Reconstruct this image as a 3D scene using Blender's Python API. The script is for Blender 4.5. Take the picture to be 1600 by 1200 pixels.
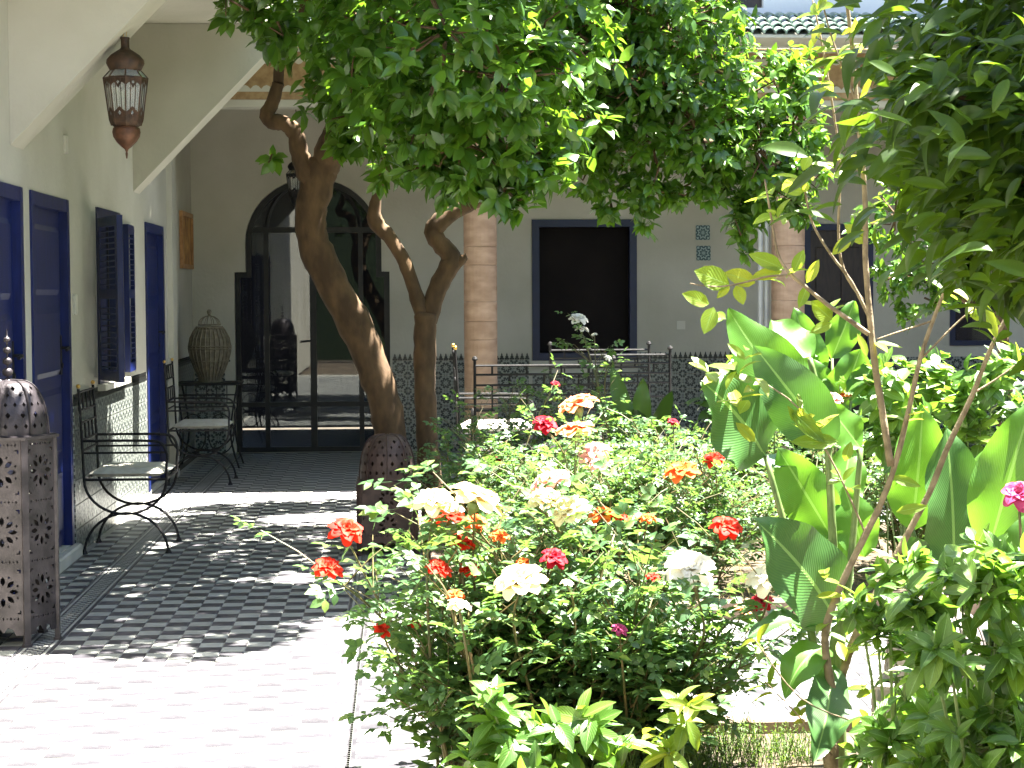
import bpy, math, random
import numpy as np
from mathutils import Vector, Matrix
from mathutils.geometry import delaunay_2d_cdt
R = math.radians
random.seed(7); rng = np.random.default_rng(7)
for o in list(bpy.data.objects): bpy.data.objects.remove(o)
sc = bpy.context.scene; C = sc.collection

# ---------------------------------------------------------------- camera
FPX, PITCH, YAW, ROLL, EYE = 2850.0, R(2.89), math.atan(175/2850), 0.005, 1.5
cp, sp, cy, sy = math.cos(PITCH), math.sin(PITCH), math.cos(YAW), math.sin(YAW)
F = Vector((sy*cp, cy*cp, -sp)); R0 = Vector((cy, -sy, 0)); U0 = R0.cross(F)
RC = R0*math.cos(ROLL) - U0*math.sin(ROLL); UC = U0*math.cos(ROLL) + R0*math.sin(ROLL)
EYEV = Vector((0, 0, EYE))
cam = bpy.data.cameras.new('camera'); camo = bpy.data.objects.new('camera', cam); C.objects.link(camo)
cam.sensor_width = 36; cam.lens = 36*FPX/1600; cam.clip_start = .05; cam.clip_end = 200
m = Matrix.Identity(4)
for i in range(3):
    m[i][0], m[i][1], m[i][2], m[i][3] = RC[i], UC[i], -F[i], EYEV[i]
camo.matrix_world = m; sc.camera = camo

# ---------------------------------------------------------------- daylight
SUN = Vector((.38, .09, 1.0)).normalized()
w = bpy.data.worlds.new('World'); sc.world = w; w.use_nodes = True
nt = w.node_tree; bg = nt.nodes['Background']
sky = nt.nodes.new('ShaderNodeTexSky'); sky.sky_type = 'NISHITA'; sky.sun_disc = False
sky.sun_elevation = math.asin(SUN.z); sky.sun_rotation = math.atan2(SUN.x, SUN.y)
nt.links.new(sky.outputs[0], bg.inputs[0]); bg.inputs[1].default_value = .05
sl = bpy.data.lights.new('sun', 'SUN'); sl.energy = 5.0; sl.angle = R(.5); sl.color = (1, .955, .87)
so = bpy.data.objects.new('sun', sl); C.objects.link(so); so.rotation_euler = SUN.to_track_quat('Z', 'Y').to_euler()
sc.view_settings.view_transform = 'Standard'; sc.view_settings.look = 'None'
sc.view_settings.exposure = 3.7; sc.view_settings.gamma = 1; sc.view_settings.use_curve_mapping = False
sc.render.engine = 'CYCLES'
sc.cycles.max_bounces = 8; sc.cycles.diffuse_bounces = 3; sc.cycles.glossy_bounces = 3
sc.cycles.transmission_bounces = 4; sc.cycles.transparent_max_bounces = 8

# ---------------------------------------------------------------- helpers
def ray(px, py): return F + RC*((px-800)/FPX) + UC*((600-py)/FPX)
def P(px, py, Y):
    d = ray(px, py); return EYEV + d*(Y/d.y)
def G(px, py, z=0.0):
    d = ray(px, py); return EYEV + d*((z-EYE)/d.z)
def WX(px, py, X):
    d = ray(px, py); return EYEV + d*(X/d.x)
def V(*a): return Vector(a)
def rnd(a, b): return random.uniform(a, b)
def rvec(s=1.0): return Vector((random.gauss(0, s), random.gauss(0, s), random.gauss(0, s)))

class MB:
    def __init__(s): s.v = []; s.f = []; s.uv = None
    def add(s, vs, fs):
        n = len(s.v); s.v.extend([tuple(p) for p in vs]); s.f.extend([tuple(i+n for i in f) for f in fs]); return s
    def box(s, x0, x1, y0, y1, z0, z1, M=None):
        vs = [Vector((x, y, z)) for z in (z0, z1) for y in (y0, y1) for x in (x0, x1)]
        if M is not None: vs = [M @ p for p in vs]
        return s.add(vs, [(0, 2, 3, 1), (4, 5, 7, 6), (0, 1, 5, 4), (2, 6, 7, 3), (0, 4, 6, 2), (1, 3, 7, 5)])
    def bbox(s, x0, x1, y0, y1, z0, z1, b=.004):
        # box with chamfered top and vertical edges (one level)
        vs = []
        for z, k in ((z0, 0), (z0+b, -1), (z1-b, -1), (z1, 0)):
            i = b if k == 0 else 0
            vs += [(x0+i, y0+i, z), (x1-i, y0+i, z), (x1-i, y1-i, z), (x0+i, y1-i, z)]
        fs = [(3, 2, 1, 0), (12, 13, 14, 15)]
        for l in range(3):
            for k in range(4):
                a = l*4+k; c = l*4+(k+1) % 4; fs.append((a, c, c+4, a+4))
        return s.add(vs, fs)
    def tube(s, pts, r, n=6, smooth=0, cap=True):
        pts = [Vector(p) for p in pts]
        rs = list(r) if hasattr(r, '__len__') else [r]*len(pts)
        if smooth: pts, rs = catmull(pts, rs, smooth)
        vs = []; fs = []; up = Vector((0, 0, 1)); pn = None
        for i, p in enumerate(pts):
            t = (pts[min(i+1, len(pts)-1)] - pts[max(i-1, 0)])
            if t.length < 1e-9: t = Vector((0, 0, 1))
            t.normalize()
            if pn is None:
                pn = t.cross(up) if abs(t.z) < .95 else t.cross(Vector((1, 0, 0)))
            pn = (pn - t*pn.dot(t)); 
            if pn.length < 1e-6: pn = t.orthogonal()
            pn.normalize(); b = t.cross(pn)
            for k in range(n):
                a = 2*math.pi*k/n; vs.append(p + (pn*math.cos(a) + b*math.sin(a))*rs[i])
        for i in range(len(pts)-1):
            for k in range(n):
                a = i*n+k; c = i*n+(k+1) % n; fs.append((a, c, c+n, a+n))
        if cap:
            fs.append(tuple(range(n-1, -1, -1))); fs.append(tuple((len(pts)-1)*n+k for k in range(n)))
        return s.add(vs, fs)
    def lathe(s, prof, n, c=(0, 0, 0), a0=0.0, cap=False):
        vs = []; fs = []
        for r, z in prof:
            for k in range(n):
                a = a0 + 2*math.pi*k/n; vs.append((c[0]+r*math.cos(a), c[1]+r*math.sin(a), c[2]+z))
        for i in range(len(prof)-1):
            for k in range(n):
                a = i*n+k; d = i*n+(k+1) % n; fs.append((a, d, d+n, a+n))
        if cap:
            fs.append(tuple(range(n-1, -1, -1))); fs.append(tuple((len(prof)-1)*n+k for k in range(n)))
        return s.add(vs, fs)
    def plate(s, outer, holes, th, mp, extra=()):
        # outer / holes: lists of 2D points; mp(u, v, w) -> 3D, w = 0 front, th back
        pts = [Vector(p) for p in outer]; edges = [(i, (i+1) % len(outer)) for i in range(len(outer))]
        for h in holes:
            b = len(pts); pts += [Vector(p) for p in h]; edges += [(b+i, b+(i+1) % len(h)) for i in range(len(h))]
        pts += [Vector(p) for p in extra]
        ov, oe, of, *_ = delaunay_2d_cdt(pts, edges, [], 0, 1e-6)
        keep = []
        for f in of:
            c = (ov[f[0]]+ov[f[1]]+ov[f[2]])/3
            if inpoly(c, outer) and not any(inpoly(c, h) for h in holes): keep.append(tuple(f))
        s.add([mp(p[0], p[1], 0) for p in ov], keep)
        if th:
            s.add([mp(p[0], p[1], th) for p in ov], [t[::-1] for t in keep])
            for loop in [outer]+list(holes):
                n = len(loop)
                s.add([mp(p[0], p[1], 0) for p in loop]+[mp(p[0], p[1], th) for p in loop],
                      [(i, (i+1) % n, n+(i+1) % n, n+i) for i in range(n)])
        return s
def inpoly(p, poly):
    x, y = p[0], p[1]; r = False; j = len(poly)-1
    for i in range(len(poly)):
        xi, yi = poly[i][0], poly[i][1]; xj, yj = poly[j][0], poly[j][1]
        if (yi > y) != (yj > y) and x < (xj-xi)*(y-yi)/(yj-yi)+xi: r = not r
        j = i
    return r
def rect(x0, x1, y0, y1): return [(x0, y0), (x1, y0), (x1, y1), (x0, y1)]
def catmull(pts, rs, k):
    P_ = [pts[0]]+list(pts)+[pts[-1]]; Q = [rs[0]]+list(rs)+[rs[-1]]; op = []; orr = []
    for i in range(1, len(P_)-2):
        for j in range(k):
            t = j/k; t2 = t*t; t3 = t2*t
            a, b, c, d = P_[i-1], P_[i], P_[i+1], P_[i+2]
            op.append(.5*((2*b) + (c-a)*t + (2*a-5*b+4*c-d)*t2 + (3*b-a-3*c+d)*t3)); orr.append(Q[i]*(1-t)+Q[i+1]*t)
    op.append(P_[-2]); orr.append(Q[-2]); return op, orr
def arc(cx, cz, rx, rz, a0, a1, n, mp): return [mp(cx+rx*math.cos(R(a0+(a1-a0)*i/n)), cz+rz*math.sin(R(a0+(a1-a0)*i/n))) for i in range(n+1)]

def mesh(name, mb, mat, smooth=False):
    me = bpy.data.meshes.new(name); me.from_pydata([tuple(p) for p in mb.v], [], mb.f)
    if mb.uv is not None:
        ul = me.uv_layers.new(name='UVMap')
        for l in me.loops: ul.data[l.index].uv = mb.uv[l.vertex_index]
    me.materials.append(mat)
    if smooth: me.polygons.foreach_set('use_smooth', [True]*len(me.polygons))
    me.update(); return me
def tag(o, label=None, cat=None, group=None, kind=None):
    if label: o['label'] = label
    if cat: o['category'] = cat
    if group: o['group'] = group
    if kind: o['kind'] = kind
    return o
def thing(name, label, cat, loc=(0, 0, 0), rz=0.0, group=None):
    o = bpy.data.objects.new(name, None); C.objects.link(o); o.location = loc; o.rotation_euler = (0, 0, rz)
    o.empty_display_size = .1
    return tag(o, label, cat, group)
ROOT = {}
def part(name, mb, mat, parent, local=False, smooth=False, label=None, kind=None, bev=0):
    """one mesh object; points are world points unless local"""
    if not local and parent is not None:
        off = base(parent)
        mb.v = [(p[0]-off[0], p[1]-off[1], p[2]-off[2]) for p in mb.v]
    o = bpy.data.objects.new(name, mesh(name, mb, mat, smooth)); C.objects.link(o); o.parent = parent
    if label: o['label'] = label
    if kind: o['kind'] = kind
    if bev:
        b = o.modifiers.new('bevel', 'BEVEL'); b.width = bev; b.segments = 2; b.limit_method = 'ANGLE'
    return o
def base(o):
    t = Vector((0, 0, 0))
    while o is not None: t += Vector(o.location); o = o.parent
    return t
def struct(name, mb, mat, parent=None, smooth=False, kind='structure'):
    o = bpy.data.objects.new(name, mesh(name, mb, mat, smooth)); C.objects.link(o); o['kind'] = kind; o.parent = parent
    return o
def copy_tree(o, parent=None):
    c = o.copy(); C.objects.link(c); c.parent = parent
    for ch in list(o.children): copy_tree(ch, c)
    return c
def inst(name, me, loc, parent, rot=None, M=None):
    o = bpy.data.objects.new(name, me); C.objects.link(o); o.parent = parent
    if M is not None: o.matrix_basis = M
    else:
        o.location = loc
        if rot: o.rotation_euler = rot
    return o

# ---------------------------------------------------------------- materials
def newmat(name):
    mt = bpy.data.materials.new(name); mt.use_nodes = True; nt = mt.node_tree
    return mt, nt, nt.nodes['Principled BSDF']
def N(nt, t, **kw):
    n = nt.nodes.new(t)
    for k, v in kw.items(): setattr(n, k, v)
    return n
def math_(nt, op, a, b=None, c=None):
    n = nt.nodes.new('ShaderNodeMath'); n.operation = op
    for i, x in enumerate((a, b, c)):
        if x is None: continue
        if isinstance(x, (int, float)): n.inputs[i].default_value = x
        else: nt.links.new(x, n.inputs[i])
    return n.outputs[0]
def mixc(nt, fac, a, b):
    n = nt.nodes.new('ShaderNodeMix'); n.data_type = 'RGBA'
    for i, x in ((0, fac), (6, a), (7, b)):
        if isinstance(x, (int, float)): n.inputs[i].default_value = x
        elif isinstance(x, (tuple, list)): n.inputs[i].default_value = (*x[:3], 1)
        else: nt.links.new(x, n.inputs[i])
    return n.outputs[2]
def ramp(nt, fac, stops):
    n = nt.nodes.new('ShaderNodeValToRGB'); e = n.color_ramp.elements
    while len(e) < len(stops): e.new(.5)
    for i, (p, c) in enumerate(stops): e[i].position = p; e[i].color = (*c, 1) if len(c) == 3 else c
    nt.links.new(fac, n.inputs[0]); return n.outputs[0]
def MAT(name, c1, c2=None, scale=6, rough=.6, metal=0, bump=0, bscale=60, spec=.5, coat=0, detail=5, objvar=0.0, stretch=None, lo=.35, hi=.7):
    mt, nt, b = newmat(name)
    tc = N(nt, 'ShaderNodeTexCoord'); co = tc.outputs['Object']
    if stretch:
        mp = N(nt, 'ShaderNodeMapping'); mp.inputs['Scale'].default_value = stretch; nt.links.new(co, mp.inputs[0]); co = mp.outputs[0]
    nz = N(nt, 'ShaderNodeTexNoise'); nz.inputs['Scale'].default_value = scale; nz.inputs['Detail'].default_value = detail
    nt.links.new(co, nz.inputs['Vector'])
    col = ramp(nt, nz.outputs[0], [(lo, c1), (hi, c2 or c1)])
    if objvar:
        oi = N(nt, 'ShaderNodeObjectInfo'); g = N(nt, 'ShaderNodeNewGeometry')
        r_ = math_(nt, 'FRACT', math_(nt, 'ADD', oi.outputs['Random'], g.outputs['Random Per Island']))
        hs = N(nt, 'ShaderNodeHueSaturation'); nt.links.new(col, hs.inputs['Color'])
        nt.links.new(math_(nt, 'MULTIPLY_ADD', r_, 2*objvar, 1-objvar), hs.inputs['Value']); col = hs.outputs[0]
    nt.links.new(col, b.inputs['Base Color'])
    b.inputs['Roughness'].default_value = rough; b.inputs['Metallic'].default_value = metal
    b.inputs['Specular IOR Level'].default_value = spec; b.inputs['Coat Weight'].default_value = coat
    if bump:
        n2 = N(nt, 'ShaderNodeTexNoise'); n2.inputs['Scale'].default_value = bscale; n2.inputs['Detail'].default_value = 6
        nt.links.new(co, n2.inputs['Vector'])
        bp = N(nt, 'ShaderNodeBump'); bp.inputs['Strength'].default_value = bump; bp.inputs['Distance'].default_value = .01
        nt.links.new(n2.outputs[0], bp.inputs['Height']); nt.links.new(bp.outputs[0], b.inputs['Normal'])
    return mt
def LEAF(name, stops, rough=.38, transl=.4, tcol=(.35, .55, .04), spec=.5, vein=0, bump=0.0):
    mt, nt, b = newmat(name); out = nt.nodes['Material Output']
    oi = N(nt, 'ShaderNodeObjectInfo'); g = N(nt, 'ShaderNodeNewGeometry')
    r_ = math_(nt, 'FRACT', math_(nt, 'ADD', oi.outputs['Random'], g.outputs['Random Per Island']))
    col = ramp(nt, r_, stops)
    nz = N(nt, 'ShaderNodeTexNoise'); nz.inputs['Scale'].default_value = 25
    tc = N(nt, 'ShaderNodeTexCoord'); nt.links.new(tc.outputs['Object'], nz.inputs['Vector'])
    hs = N(nt, 'ShaderNodeHueSaturation'); nt.links.new(col, hs.inputs['Color'])
    nt.links.new(math_(nt, 'MULTIPLY_ADD', nz.outputs[0], .6, .7), hs.inputs['Value']); col = hs.outputs[0]
    if vein:
        uv = N(nt, 'ShaderNodeUVMap'); sx = N(nt, 'ShaderNodeSeparateXYZ'); nt.links.new(uv.outputs[0], sx.inputs[0])
        au = math_(nt, 'ABSOLUTE', math_(nt, 'SUBTRACT', sx.outputs[0], .5))
        ph = math_(nt, 'SUBTRACT', math_(nt, 'MULTIPLY', sx.outputs[1], vein), math_(nt, 'MULTIPLY', au, vein*.75))
        st = math_(nt, 'MULTIPLY_ADD', math_(nt, 'SINE', math_(nt, 'MULTIPLY', ph, 6.283)), .5, .5)
        mid = math_(nt, 'LESS_THAN', au, .022)
        col = mixc(nt, math_(nt, 'MULTIPLY', st, .26), col, mixc(nt, .5, col, (.16, .3, .05)))
        col = mixc(nt, mid, col, (.2, .34, .1))
        bp = N(nt, 'ShaderNodeBump'); bp.inputs['Strength'].default_value = .22; bp.inputs['Distance'].default_value = .003
        nt.links.new(st, bp.inputs['Height']); nt.links.new(bp.outputs[0], b.inputs['Normal'])
    nt.links.new(col, b.inputs['Base Color']); b.inputs['Roughness'].default_value = rough; b.inputs['Specular IOR Level'].default_value = spec
    tr = N(nt, 'ShaderNodeBsdfTranslucent')
    tcn = mixc(nt, .55, col, tcol); nt.links.new(tcn, tr.inputs[0])
    mx = N(nt, 'ShaderNodeMixShader'); mx.inputs[0].default_value = transl
    nt.links.new(b.outputs[0], mx.inputs[1]); nt.links.new(tr.outputs[0], mx.inputs[2]); nt.links.new(mx.outputs[0], out.inputs[0])
    return mt
def PETAL(name, c1, c2, tcol, transl=.35):
    return LEAF(name, [(0, c1), (1, c2)], rough=.6, transl=transl, tcol=tcol, spec=.2)

plaster = MAT('white plaster', (.43, .41, .335), (.56, .54, .47), 1.1, .85, bump=.35, bscale=28, detail=9, spec=.2)
plaster_skylit = MAT('skylight-tinted upper wall plaster', (.52, .54, .57), (.6, .62, .64), 1.3, .85, bump=.2, bscale=40, spec=.2)  # bluish cast of the skylight is put into the plaster colour
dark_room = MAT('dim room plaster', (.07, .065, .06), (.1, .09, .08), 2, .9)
black_room = MAT('darkened room interior', (.012, .01, .01), (.02, .016, .015), 2, .9, spec=.1)  # near-black colour stands in for the shade inside the rooms
blue = MAT('blue door paint', (.003, .009, .068), (.006, .016, .115), 7, .36, bump=.12, bscale=90, spec=.5, stretch=(4, 4, 1))
blue_dark = MAT('dark blue frame paint', (.004, .008, .04), (.006, .012, .055), 7, .45, bump=.1)
tile_light = MAT('pale cement tile', (.25, .26, .235), (.34, .345, .315), 9, .55, bump=.05, bscale=50, objvar=.1, spec=.3)
tile_dark = MAT('dark cement tile', (.033, .031, .038), (.1, .097, .104), 11, .5, bump=.05, bscale=50, objvar=.22, lo=.4, hi=.8)
slab = MAT('pale paving slab', (.42, .41, .37), (.55, .53, .48), 5, .6, bump=.15, objvar=.07)
grout = MAT('floor mortar', (.26, .25, .22), (.34, .33, .29), 12, .9)
soil = MAT('dry garden soil', (.035, .025, .016), (.1, .072, .042), 9, .95, bump=.8, bscale=40)
brick = MAT('terracotta edging', (.13, .09, .065), (.22, .16, .12), 12, .85, bump=.3, objvar=.15)
iron = MAT('black wrought iron', (.008, .008, .009), (.02, .018, .017), 20, .6, metal=0, bump=.2, spec=.3)
iron_door = MAT('dark iron frame', (.008, .008, .009), (.02, .019, .018), 10, .45, spec=.4)
brass = MAT('brass', (.7, .42, .1), (.8, .5, .16), 30, .3, metal=.9)
tin = MAT('aged lantern metal', (.022, .018, .021), (.06, .05, .056), 14, .45, metal=.4, bump=.15, bscale=80)
rust = MAT('rusty lantern metal', (.03, .017, .01), (.09, .045, .022), 22, .6, metal=.3, bump=.3)
rust2 = MAT('orange rusty cup', (.07, .03, .013), (.15, .06, .028), 22, .55, metal=.3, bump=.3)
stone = MAT('pink stone', (.38, .24, .155), (.52, .35, .24), 7, .8, bump=.2, bscale=70, objvar=.035, stretch=(1, 1, 2.5))
absorber = MAT('dark creeper on wall', (.012, .03, .008), (.04, .07, .02), 14, .7, bump=1.0, bscale=14)  # dark cover added to the unseen rear wall to cut bounce light
cedar = MAT('painted cedar frieze', (.24, .145, .065), (.38, .26, .13), 16, .7, bump=.1)
cream = MAT('cream cushion fabric', (.5, .48, .4), (.62, .6, .52), 30, .9, bump=.3, bscale=200)
bark = MAT('orange tree bark', (.055, .031, .014), (.135, .08, .036), 14, .9, bump=.4, bscale=45, stretch=(1, 1, .5))
bark2 = MAT('young citrus bark', (.12, .09, .05), (.27, .21, .13), 25, .8, bump=.5, bscale=60)
green_stem = MAT('green stem', (.07, .12, .03), (.14, .2, .06), 20, .5)
rose_stem = MAT('rose cane', (.06, .075, .02), (.15, .1, .04), 20, .55)
rooftile = MAT('green glazed roof tile', (.07, .12, .1), (.22, .26, .22), 14, .45, bump=.2, objvar=.2)
wicker = MAT('pale cage wire', (.13, .11, .075), (.22, .19, .13), 30, .8)
wood_dark = MAT('dark brown wood', (.02, .012, .009), (.045, .027, .018), 12, .5, stretch=(4, 4, .6))
gold = MAT('gilt frame wood', (.3, .14, .05), (.5, .26, .1), 18, .5, bump=.2)
plastic = MAT('cream plastic', (.6, .58, .5), None, 10, .4)
pvc = MAT('grey pipe', (.5, .5, .48), (.58, .58, .56), 8, .5)
lens_glass, nt, b = newmat('lantern glass')
b.inputs['Base Color'].default_value = (.8, .82, .78, 1); b.inputs['Roughness'].default_value = .25
b.inputs['Transmission Weight'].default_value = .75; b.inputs['IOR'].default_value = 1.2
# glazing: clear sheet with mirror share
glass, nt, b = newmat('door glass'); out = nt.nodes['Material Output']
tr = N(nt, 'ShaderNodeBsdfTransparent'); tr.inputs[0].default_value = (.75, .77, .77, 1)
gl = N(nt, 'ShaderNodeBsdfGlossy'); gl.inputs['Roughness'].default_value = .015; gl.inputs[0].default_value = (.9, .93, .93, 1)
fr = N(nt, 'ShaderNodeFresnel'); fr.inputs[0].default_value = 1.5
nzz = N(nt, 'ShaderNodeTexNoise'); nzz.inputs['Scale'].default_value = 1.6
bp = N(nt, 'ShaderNodeBump'); bp.inputs['Strength'].default_value = .06; bp.inputs['Distance'].default_value = .05
pass
mx = N(nt, 'ShaderNodeMixShader'); nt.links.new(fr.outputs[0], mx.inputs[0])
nt.links.new(tr.outputs[0], mx.inputs[1]); nt.links.new(gl.outputs[0], mx.inputs[2]); nt.links.new(mx.outputs[0], out.inputs[0])
# zellige rosette tile, drawn from the tile's own UVs
def zellige(name, dark, light, k=3.0):
    mt, nt, b = newmat(name)
    uv = N(nt, 'ShaderNodeUVMap'); s = N(nt, 'ShaderNodeSeparateXYZ'); nt.links.new(uv.outputs[0], s.inputs[0])
    x = math_(nt, 'SUBTRACT', s.outputs[0], .5); y = math_(nt, 'SUBTRACT', s.outputs[1], .5)
    d = math_(nt, 'SQRT', math_(nt, 'ADD', math_(nt, 'MULTIPLY', x, x), math_(nt, 'MULTIPLY', y, y)))
    th = math_(nt, 'ARCTAN2', y, x)
    petal = math_(nt, 'MULTIPLY', math_(nt, 'COSINE', math_(nt, 'MULTIPLY', th, 8)), .055)
    ringv = math_(nt, 'SINE', math_(nt, 'MULTIPLY', math_(nt, 'ADD', d, petal), 6.283*k))
    sp2 = math_(nt, 'MULTIPLY', math_(nt, 'COSINE', math_(nt, 'MULTIPLY', th, 16)), math_(nt, 'MULTIPLY', d, 1.6))
    v = math_(nt, 'GREATER_THAN', math_(nt, 'ADD', ringv, sp2), .05)
    col = mixc(nt, v, dark, light); nt.links.new(col, b.inputs['Base Color']); b.inputs['Roughness'].default_value = .28
    return mt
zel = zellige('zellige rosette tile', (.015, .022, .022), (.24, .26, .235), 3)
zel_band = zellige('zellige border tile', (.06, .06, .075), (.4, .41, .38), 2)
plaque_mat = zellige('painted plaque glaze', (.03, .07, .08), (.3, .38, .36), 4)
zel_black = MAT('black zellige', (.012, .014, .014), (.03, .032, .03), 10, .3)

G_orange = [(0, (.032, .085, .01)), (.45, (.052, .13, .014)), (.8, (.085, .18, .022)), (1, (.12, .2, .035))]
leaf_orange = LEAF('orange tree leaf', G_orange, rough=.3, transl=.38, tcol=(.26, .5, .02), spec=.6)
leaf_rose = LEAF('rose leaf', [(0, (.035, .085, .034)), (.5, (.055, .12, .045)), (.85, (.085, .16, .045)), (1, (.16, .22, .055))], rough=.42, transl=.34, tcol=(.25, .45, .05), spec=.5)
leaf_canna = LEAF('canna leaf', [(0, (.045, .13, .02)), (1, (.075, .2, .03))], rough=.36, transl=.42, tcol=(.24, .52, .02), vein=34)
leaf_canna_shaded = LEAF('shaded canna leaf', [(0, (.03, .09, .022)), (1, (.045, .12, .035))], rough=.4, transl=.2, tcol=(.15, .4, .02), vein=34)  # darker green puts shade into the colour of these canna leaves
leaf_young = LEAF('young citrus leaf', [(0, (.09, .17, .02)), (.6, (.14, .22, .025)), (1, (.3, .3, .03))], rough=.4, transl=.5, tcol=(.5, .62, .03), vein=9)
leaf_big = LEAF('large glossy leaf', [(0, (.013, .032, .005)), (.7, (.025, .058, .007)), (1, (.06, .12, .012))], rough=.42, transl=.4, tcol=(.22, .4, .015), spec=.3)
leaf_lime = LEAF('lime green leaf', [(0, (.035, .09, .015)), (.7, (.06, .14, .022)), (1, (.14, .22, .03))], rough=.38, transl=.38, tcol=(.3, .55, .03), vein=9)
leaf_shade = LEAF('shade-darkened broad leaf', [(0, (.012, .032, .01)), (1, (.035, .08, .02))], rough=.4, transl=.25, tcol=(.2, .4, .03))  # low greens carry the shade of the shadowed plants in their colour
fern_mat = LEAF('feathery herb', [(0, (.05, .1, .02)), (1, (.12, .18, .04))], rough=.6, transl=.4)
straw = LEAF('dry straw', [(0, (.35, .26, .1)), (1, (.5, .4, .18))], rough=.8, transl=.2, tcol=(.5, .4, .1))
p_white = PETAL('white petal', (.8, .76, .66), (.85, .82, .74), (.85, .8, .6))
p_cream = PETAL('cream petal', (.82, .72, .45), (.85, .78, .55), (.85, .7, .35))
p_peach = PETAL('peach petal', (.8, .28, .12), (.85, .45, .25), (.9, .35, .15))
p_pink = PETAL('pink petal', (.78, .38, .34), (.85, .55, .48), (.85, .4, .35))
p_orange = PETAL('orange petal', (.75, .13, .03), (.85, .22, .05), (.9, .2, .03))
p_red = PETAL('scarlet petal', (.62, .02, .01), (.75, .05, .015), (.8, .04, .01))
p_crim = PETAL('crimson petal', (.35, .005, .015), (.5, .01, .03), (.5, .01, .03))
p_mag = PETAL('magenta petal', (.45, .05, .16), (.55, .09, .22), (.5, .08, .2))
PET = dict(white=p_white, cream=p_cream, peach=p_peach, pink=p_pink, orange=p_orange, scarlet=p_red, crimson=p_crim, magenta=p_mag)
# ================================================================ THE SETTING
XW = -1.87          # face of the left wall
YF = 17.2           # face of the far wall
YC = 15.0           # column row
S = .1011           # floor tile
# ---- ground
struct('ground', MB().box(-9, 12, -9, 24, -.3, -.05), soil)
floor = struct('floor', MB().box(XW, .15, 1.0, YF, -.05, -.004).box(.15, 7.5, 11.45, YF, -.05, -.004).box(.15, 7.5, 6.02, 8.2, -.05, -.004), grout)
g = .0016
def tile_mesh(name, mt, h=.004, a=S, b=S):
    mb = MB(); i = .0012
    mb.add([(g, g, -h), (a-g, g, -h), (a-g, b-g, -h), (g, b-g, -h), (g+i, g+i, 0), (a-g-i, g+i, 0), (a-g-i, b-g-i, 0), (g+i, b-g-i, 0)],
           [(4, 5, 6, 7), (0, 1, 5, 4), (1, 2, 6, 5), (2, 3, 7, 6), (3, 0, 4, 7)])
    return mesh(name, mb, mt)
tmesh = (tile_mesh('floor_tile', tile_light), tile_mesh('floor_tile', tile_dark))
Y0 = 7.69 - S/2 - 60*S
cols = [(-1.47+k*S, k) for k in range(0, 12)] + [(-1.62-(k+1)*S, -k-1) for k in range(0, 2)] + [(-.15+k*S, 14+k) for k in range(0, 3)]
near, rest = [], ([], [])
for x, k in cols:
    for j in range(0, 156):
        y = Y0 + j*S
        if y+S > YF: continue
        d = (k + j) % 2 == 0
        near.append((x, y, d))
vis = sorted([t for t in near if t[1] > 5.6 and -1.8 < t[0] < .1], key=lambda t: t[1])[:298]
vs = set((round(t[0], 4), round(t[1], 4)) for t in vis)
for x, y, d in vis:
    inst('floor_tile', tmesh[1 if d else 0], (x, y, rnd(-.0006, .0006)), floor, rot=(rnd(-.003, .003), rnd(-.003, .003), 0))
for x, y, d in near:
    if (round(x, 4), round(y, 4)) not in vs: rest[1 if d else 0].append((x, y))
for kx in range(0, 72):
    for ky in range(0, 57):
        x = .16+kx*S; y = 11.47+ky*S
        if y+S < YF and x < 7.4: rest[(kx+ky) % 2].append((x, y))
for kx in range(0, 50):
    for ky in range(0, 21):
        rest[(kx+ky) % 2].append((.16+kx*S, 6.04+ky*S))
for dk in (0, 1):
    mb = MB(); i = .0012
    for x, y in rest[dk]:
        a = S; z = rnd(-.0006, .0006)
        mb.add([(x+g, y+g, -.004), (x+a-g, y+g, -.004), (x+a-g, y+a-g, -.004), (x+g, y+a-g, -.004), (x+g+i, y+g+i, z), (x+a-g-i, y+g+i, z), (x+a-g-i, y+a-g-i, z), (x+g+i, y+a-g-i, z)],
               [(4, 5, 6, 7), (0, 1, 5, 4), (1, 2, 6, 5), (2, 3, 7, 6), (3, 0, 4, 7)])
    struct('dark_floor_tiles' if dk else 'pale_floor_tiles', mb, tile_dark if dk else tile_light, floor, kind='stuff')
# mosaic border bands
def band(x0, x1, y0, y1):
    mb = MB(); mb2 = MB(); w_ = x1-x0
    for a, b in ((.004, .018), (.03, .036), (w_-.036, w_-.03), (w_-.018, w_-.004)):
        mb.box(x0+a, x0+b, y0, y1, -.004, .0002)
    for a, b in ((.018, .03), (w_-.03, w_-.018)): mb2.box(x0+a, x0+b, y0, y1, -.004, 0)
    n = int((y1-y0)/.026)
    for k in range(n):
        for q in range(3):
            (mb if (k+q) % 2 else mb2).box(x0+.038+q*.0247, x0+.038+q*.0247+.0235, y0+k*.026, y0+k*.026+.0245, -.004, 0)
    return mb, mb2
for (x0, x1) in ((-1.62, -1.47), (-.2568, -.15)):
    if x0 < -1: a, b_ = band(x0, x1, 2, YF)
    else:
        a, b_ = band(x0, x0+.1068, 2, YF)
    struct('dark_border_mosaic', a, tile_dark, floor, kind='stuff'); struct('pale_border_mosaic', b_, tile_light, floor, kind='stuff')
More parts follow.
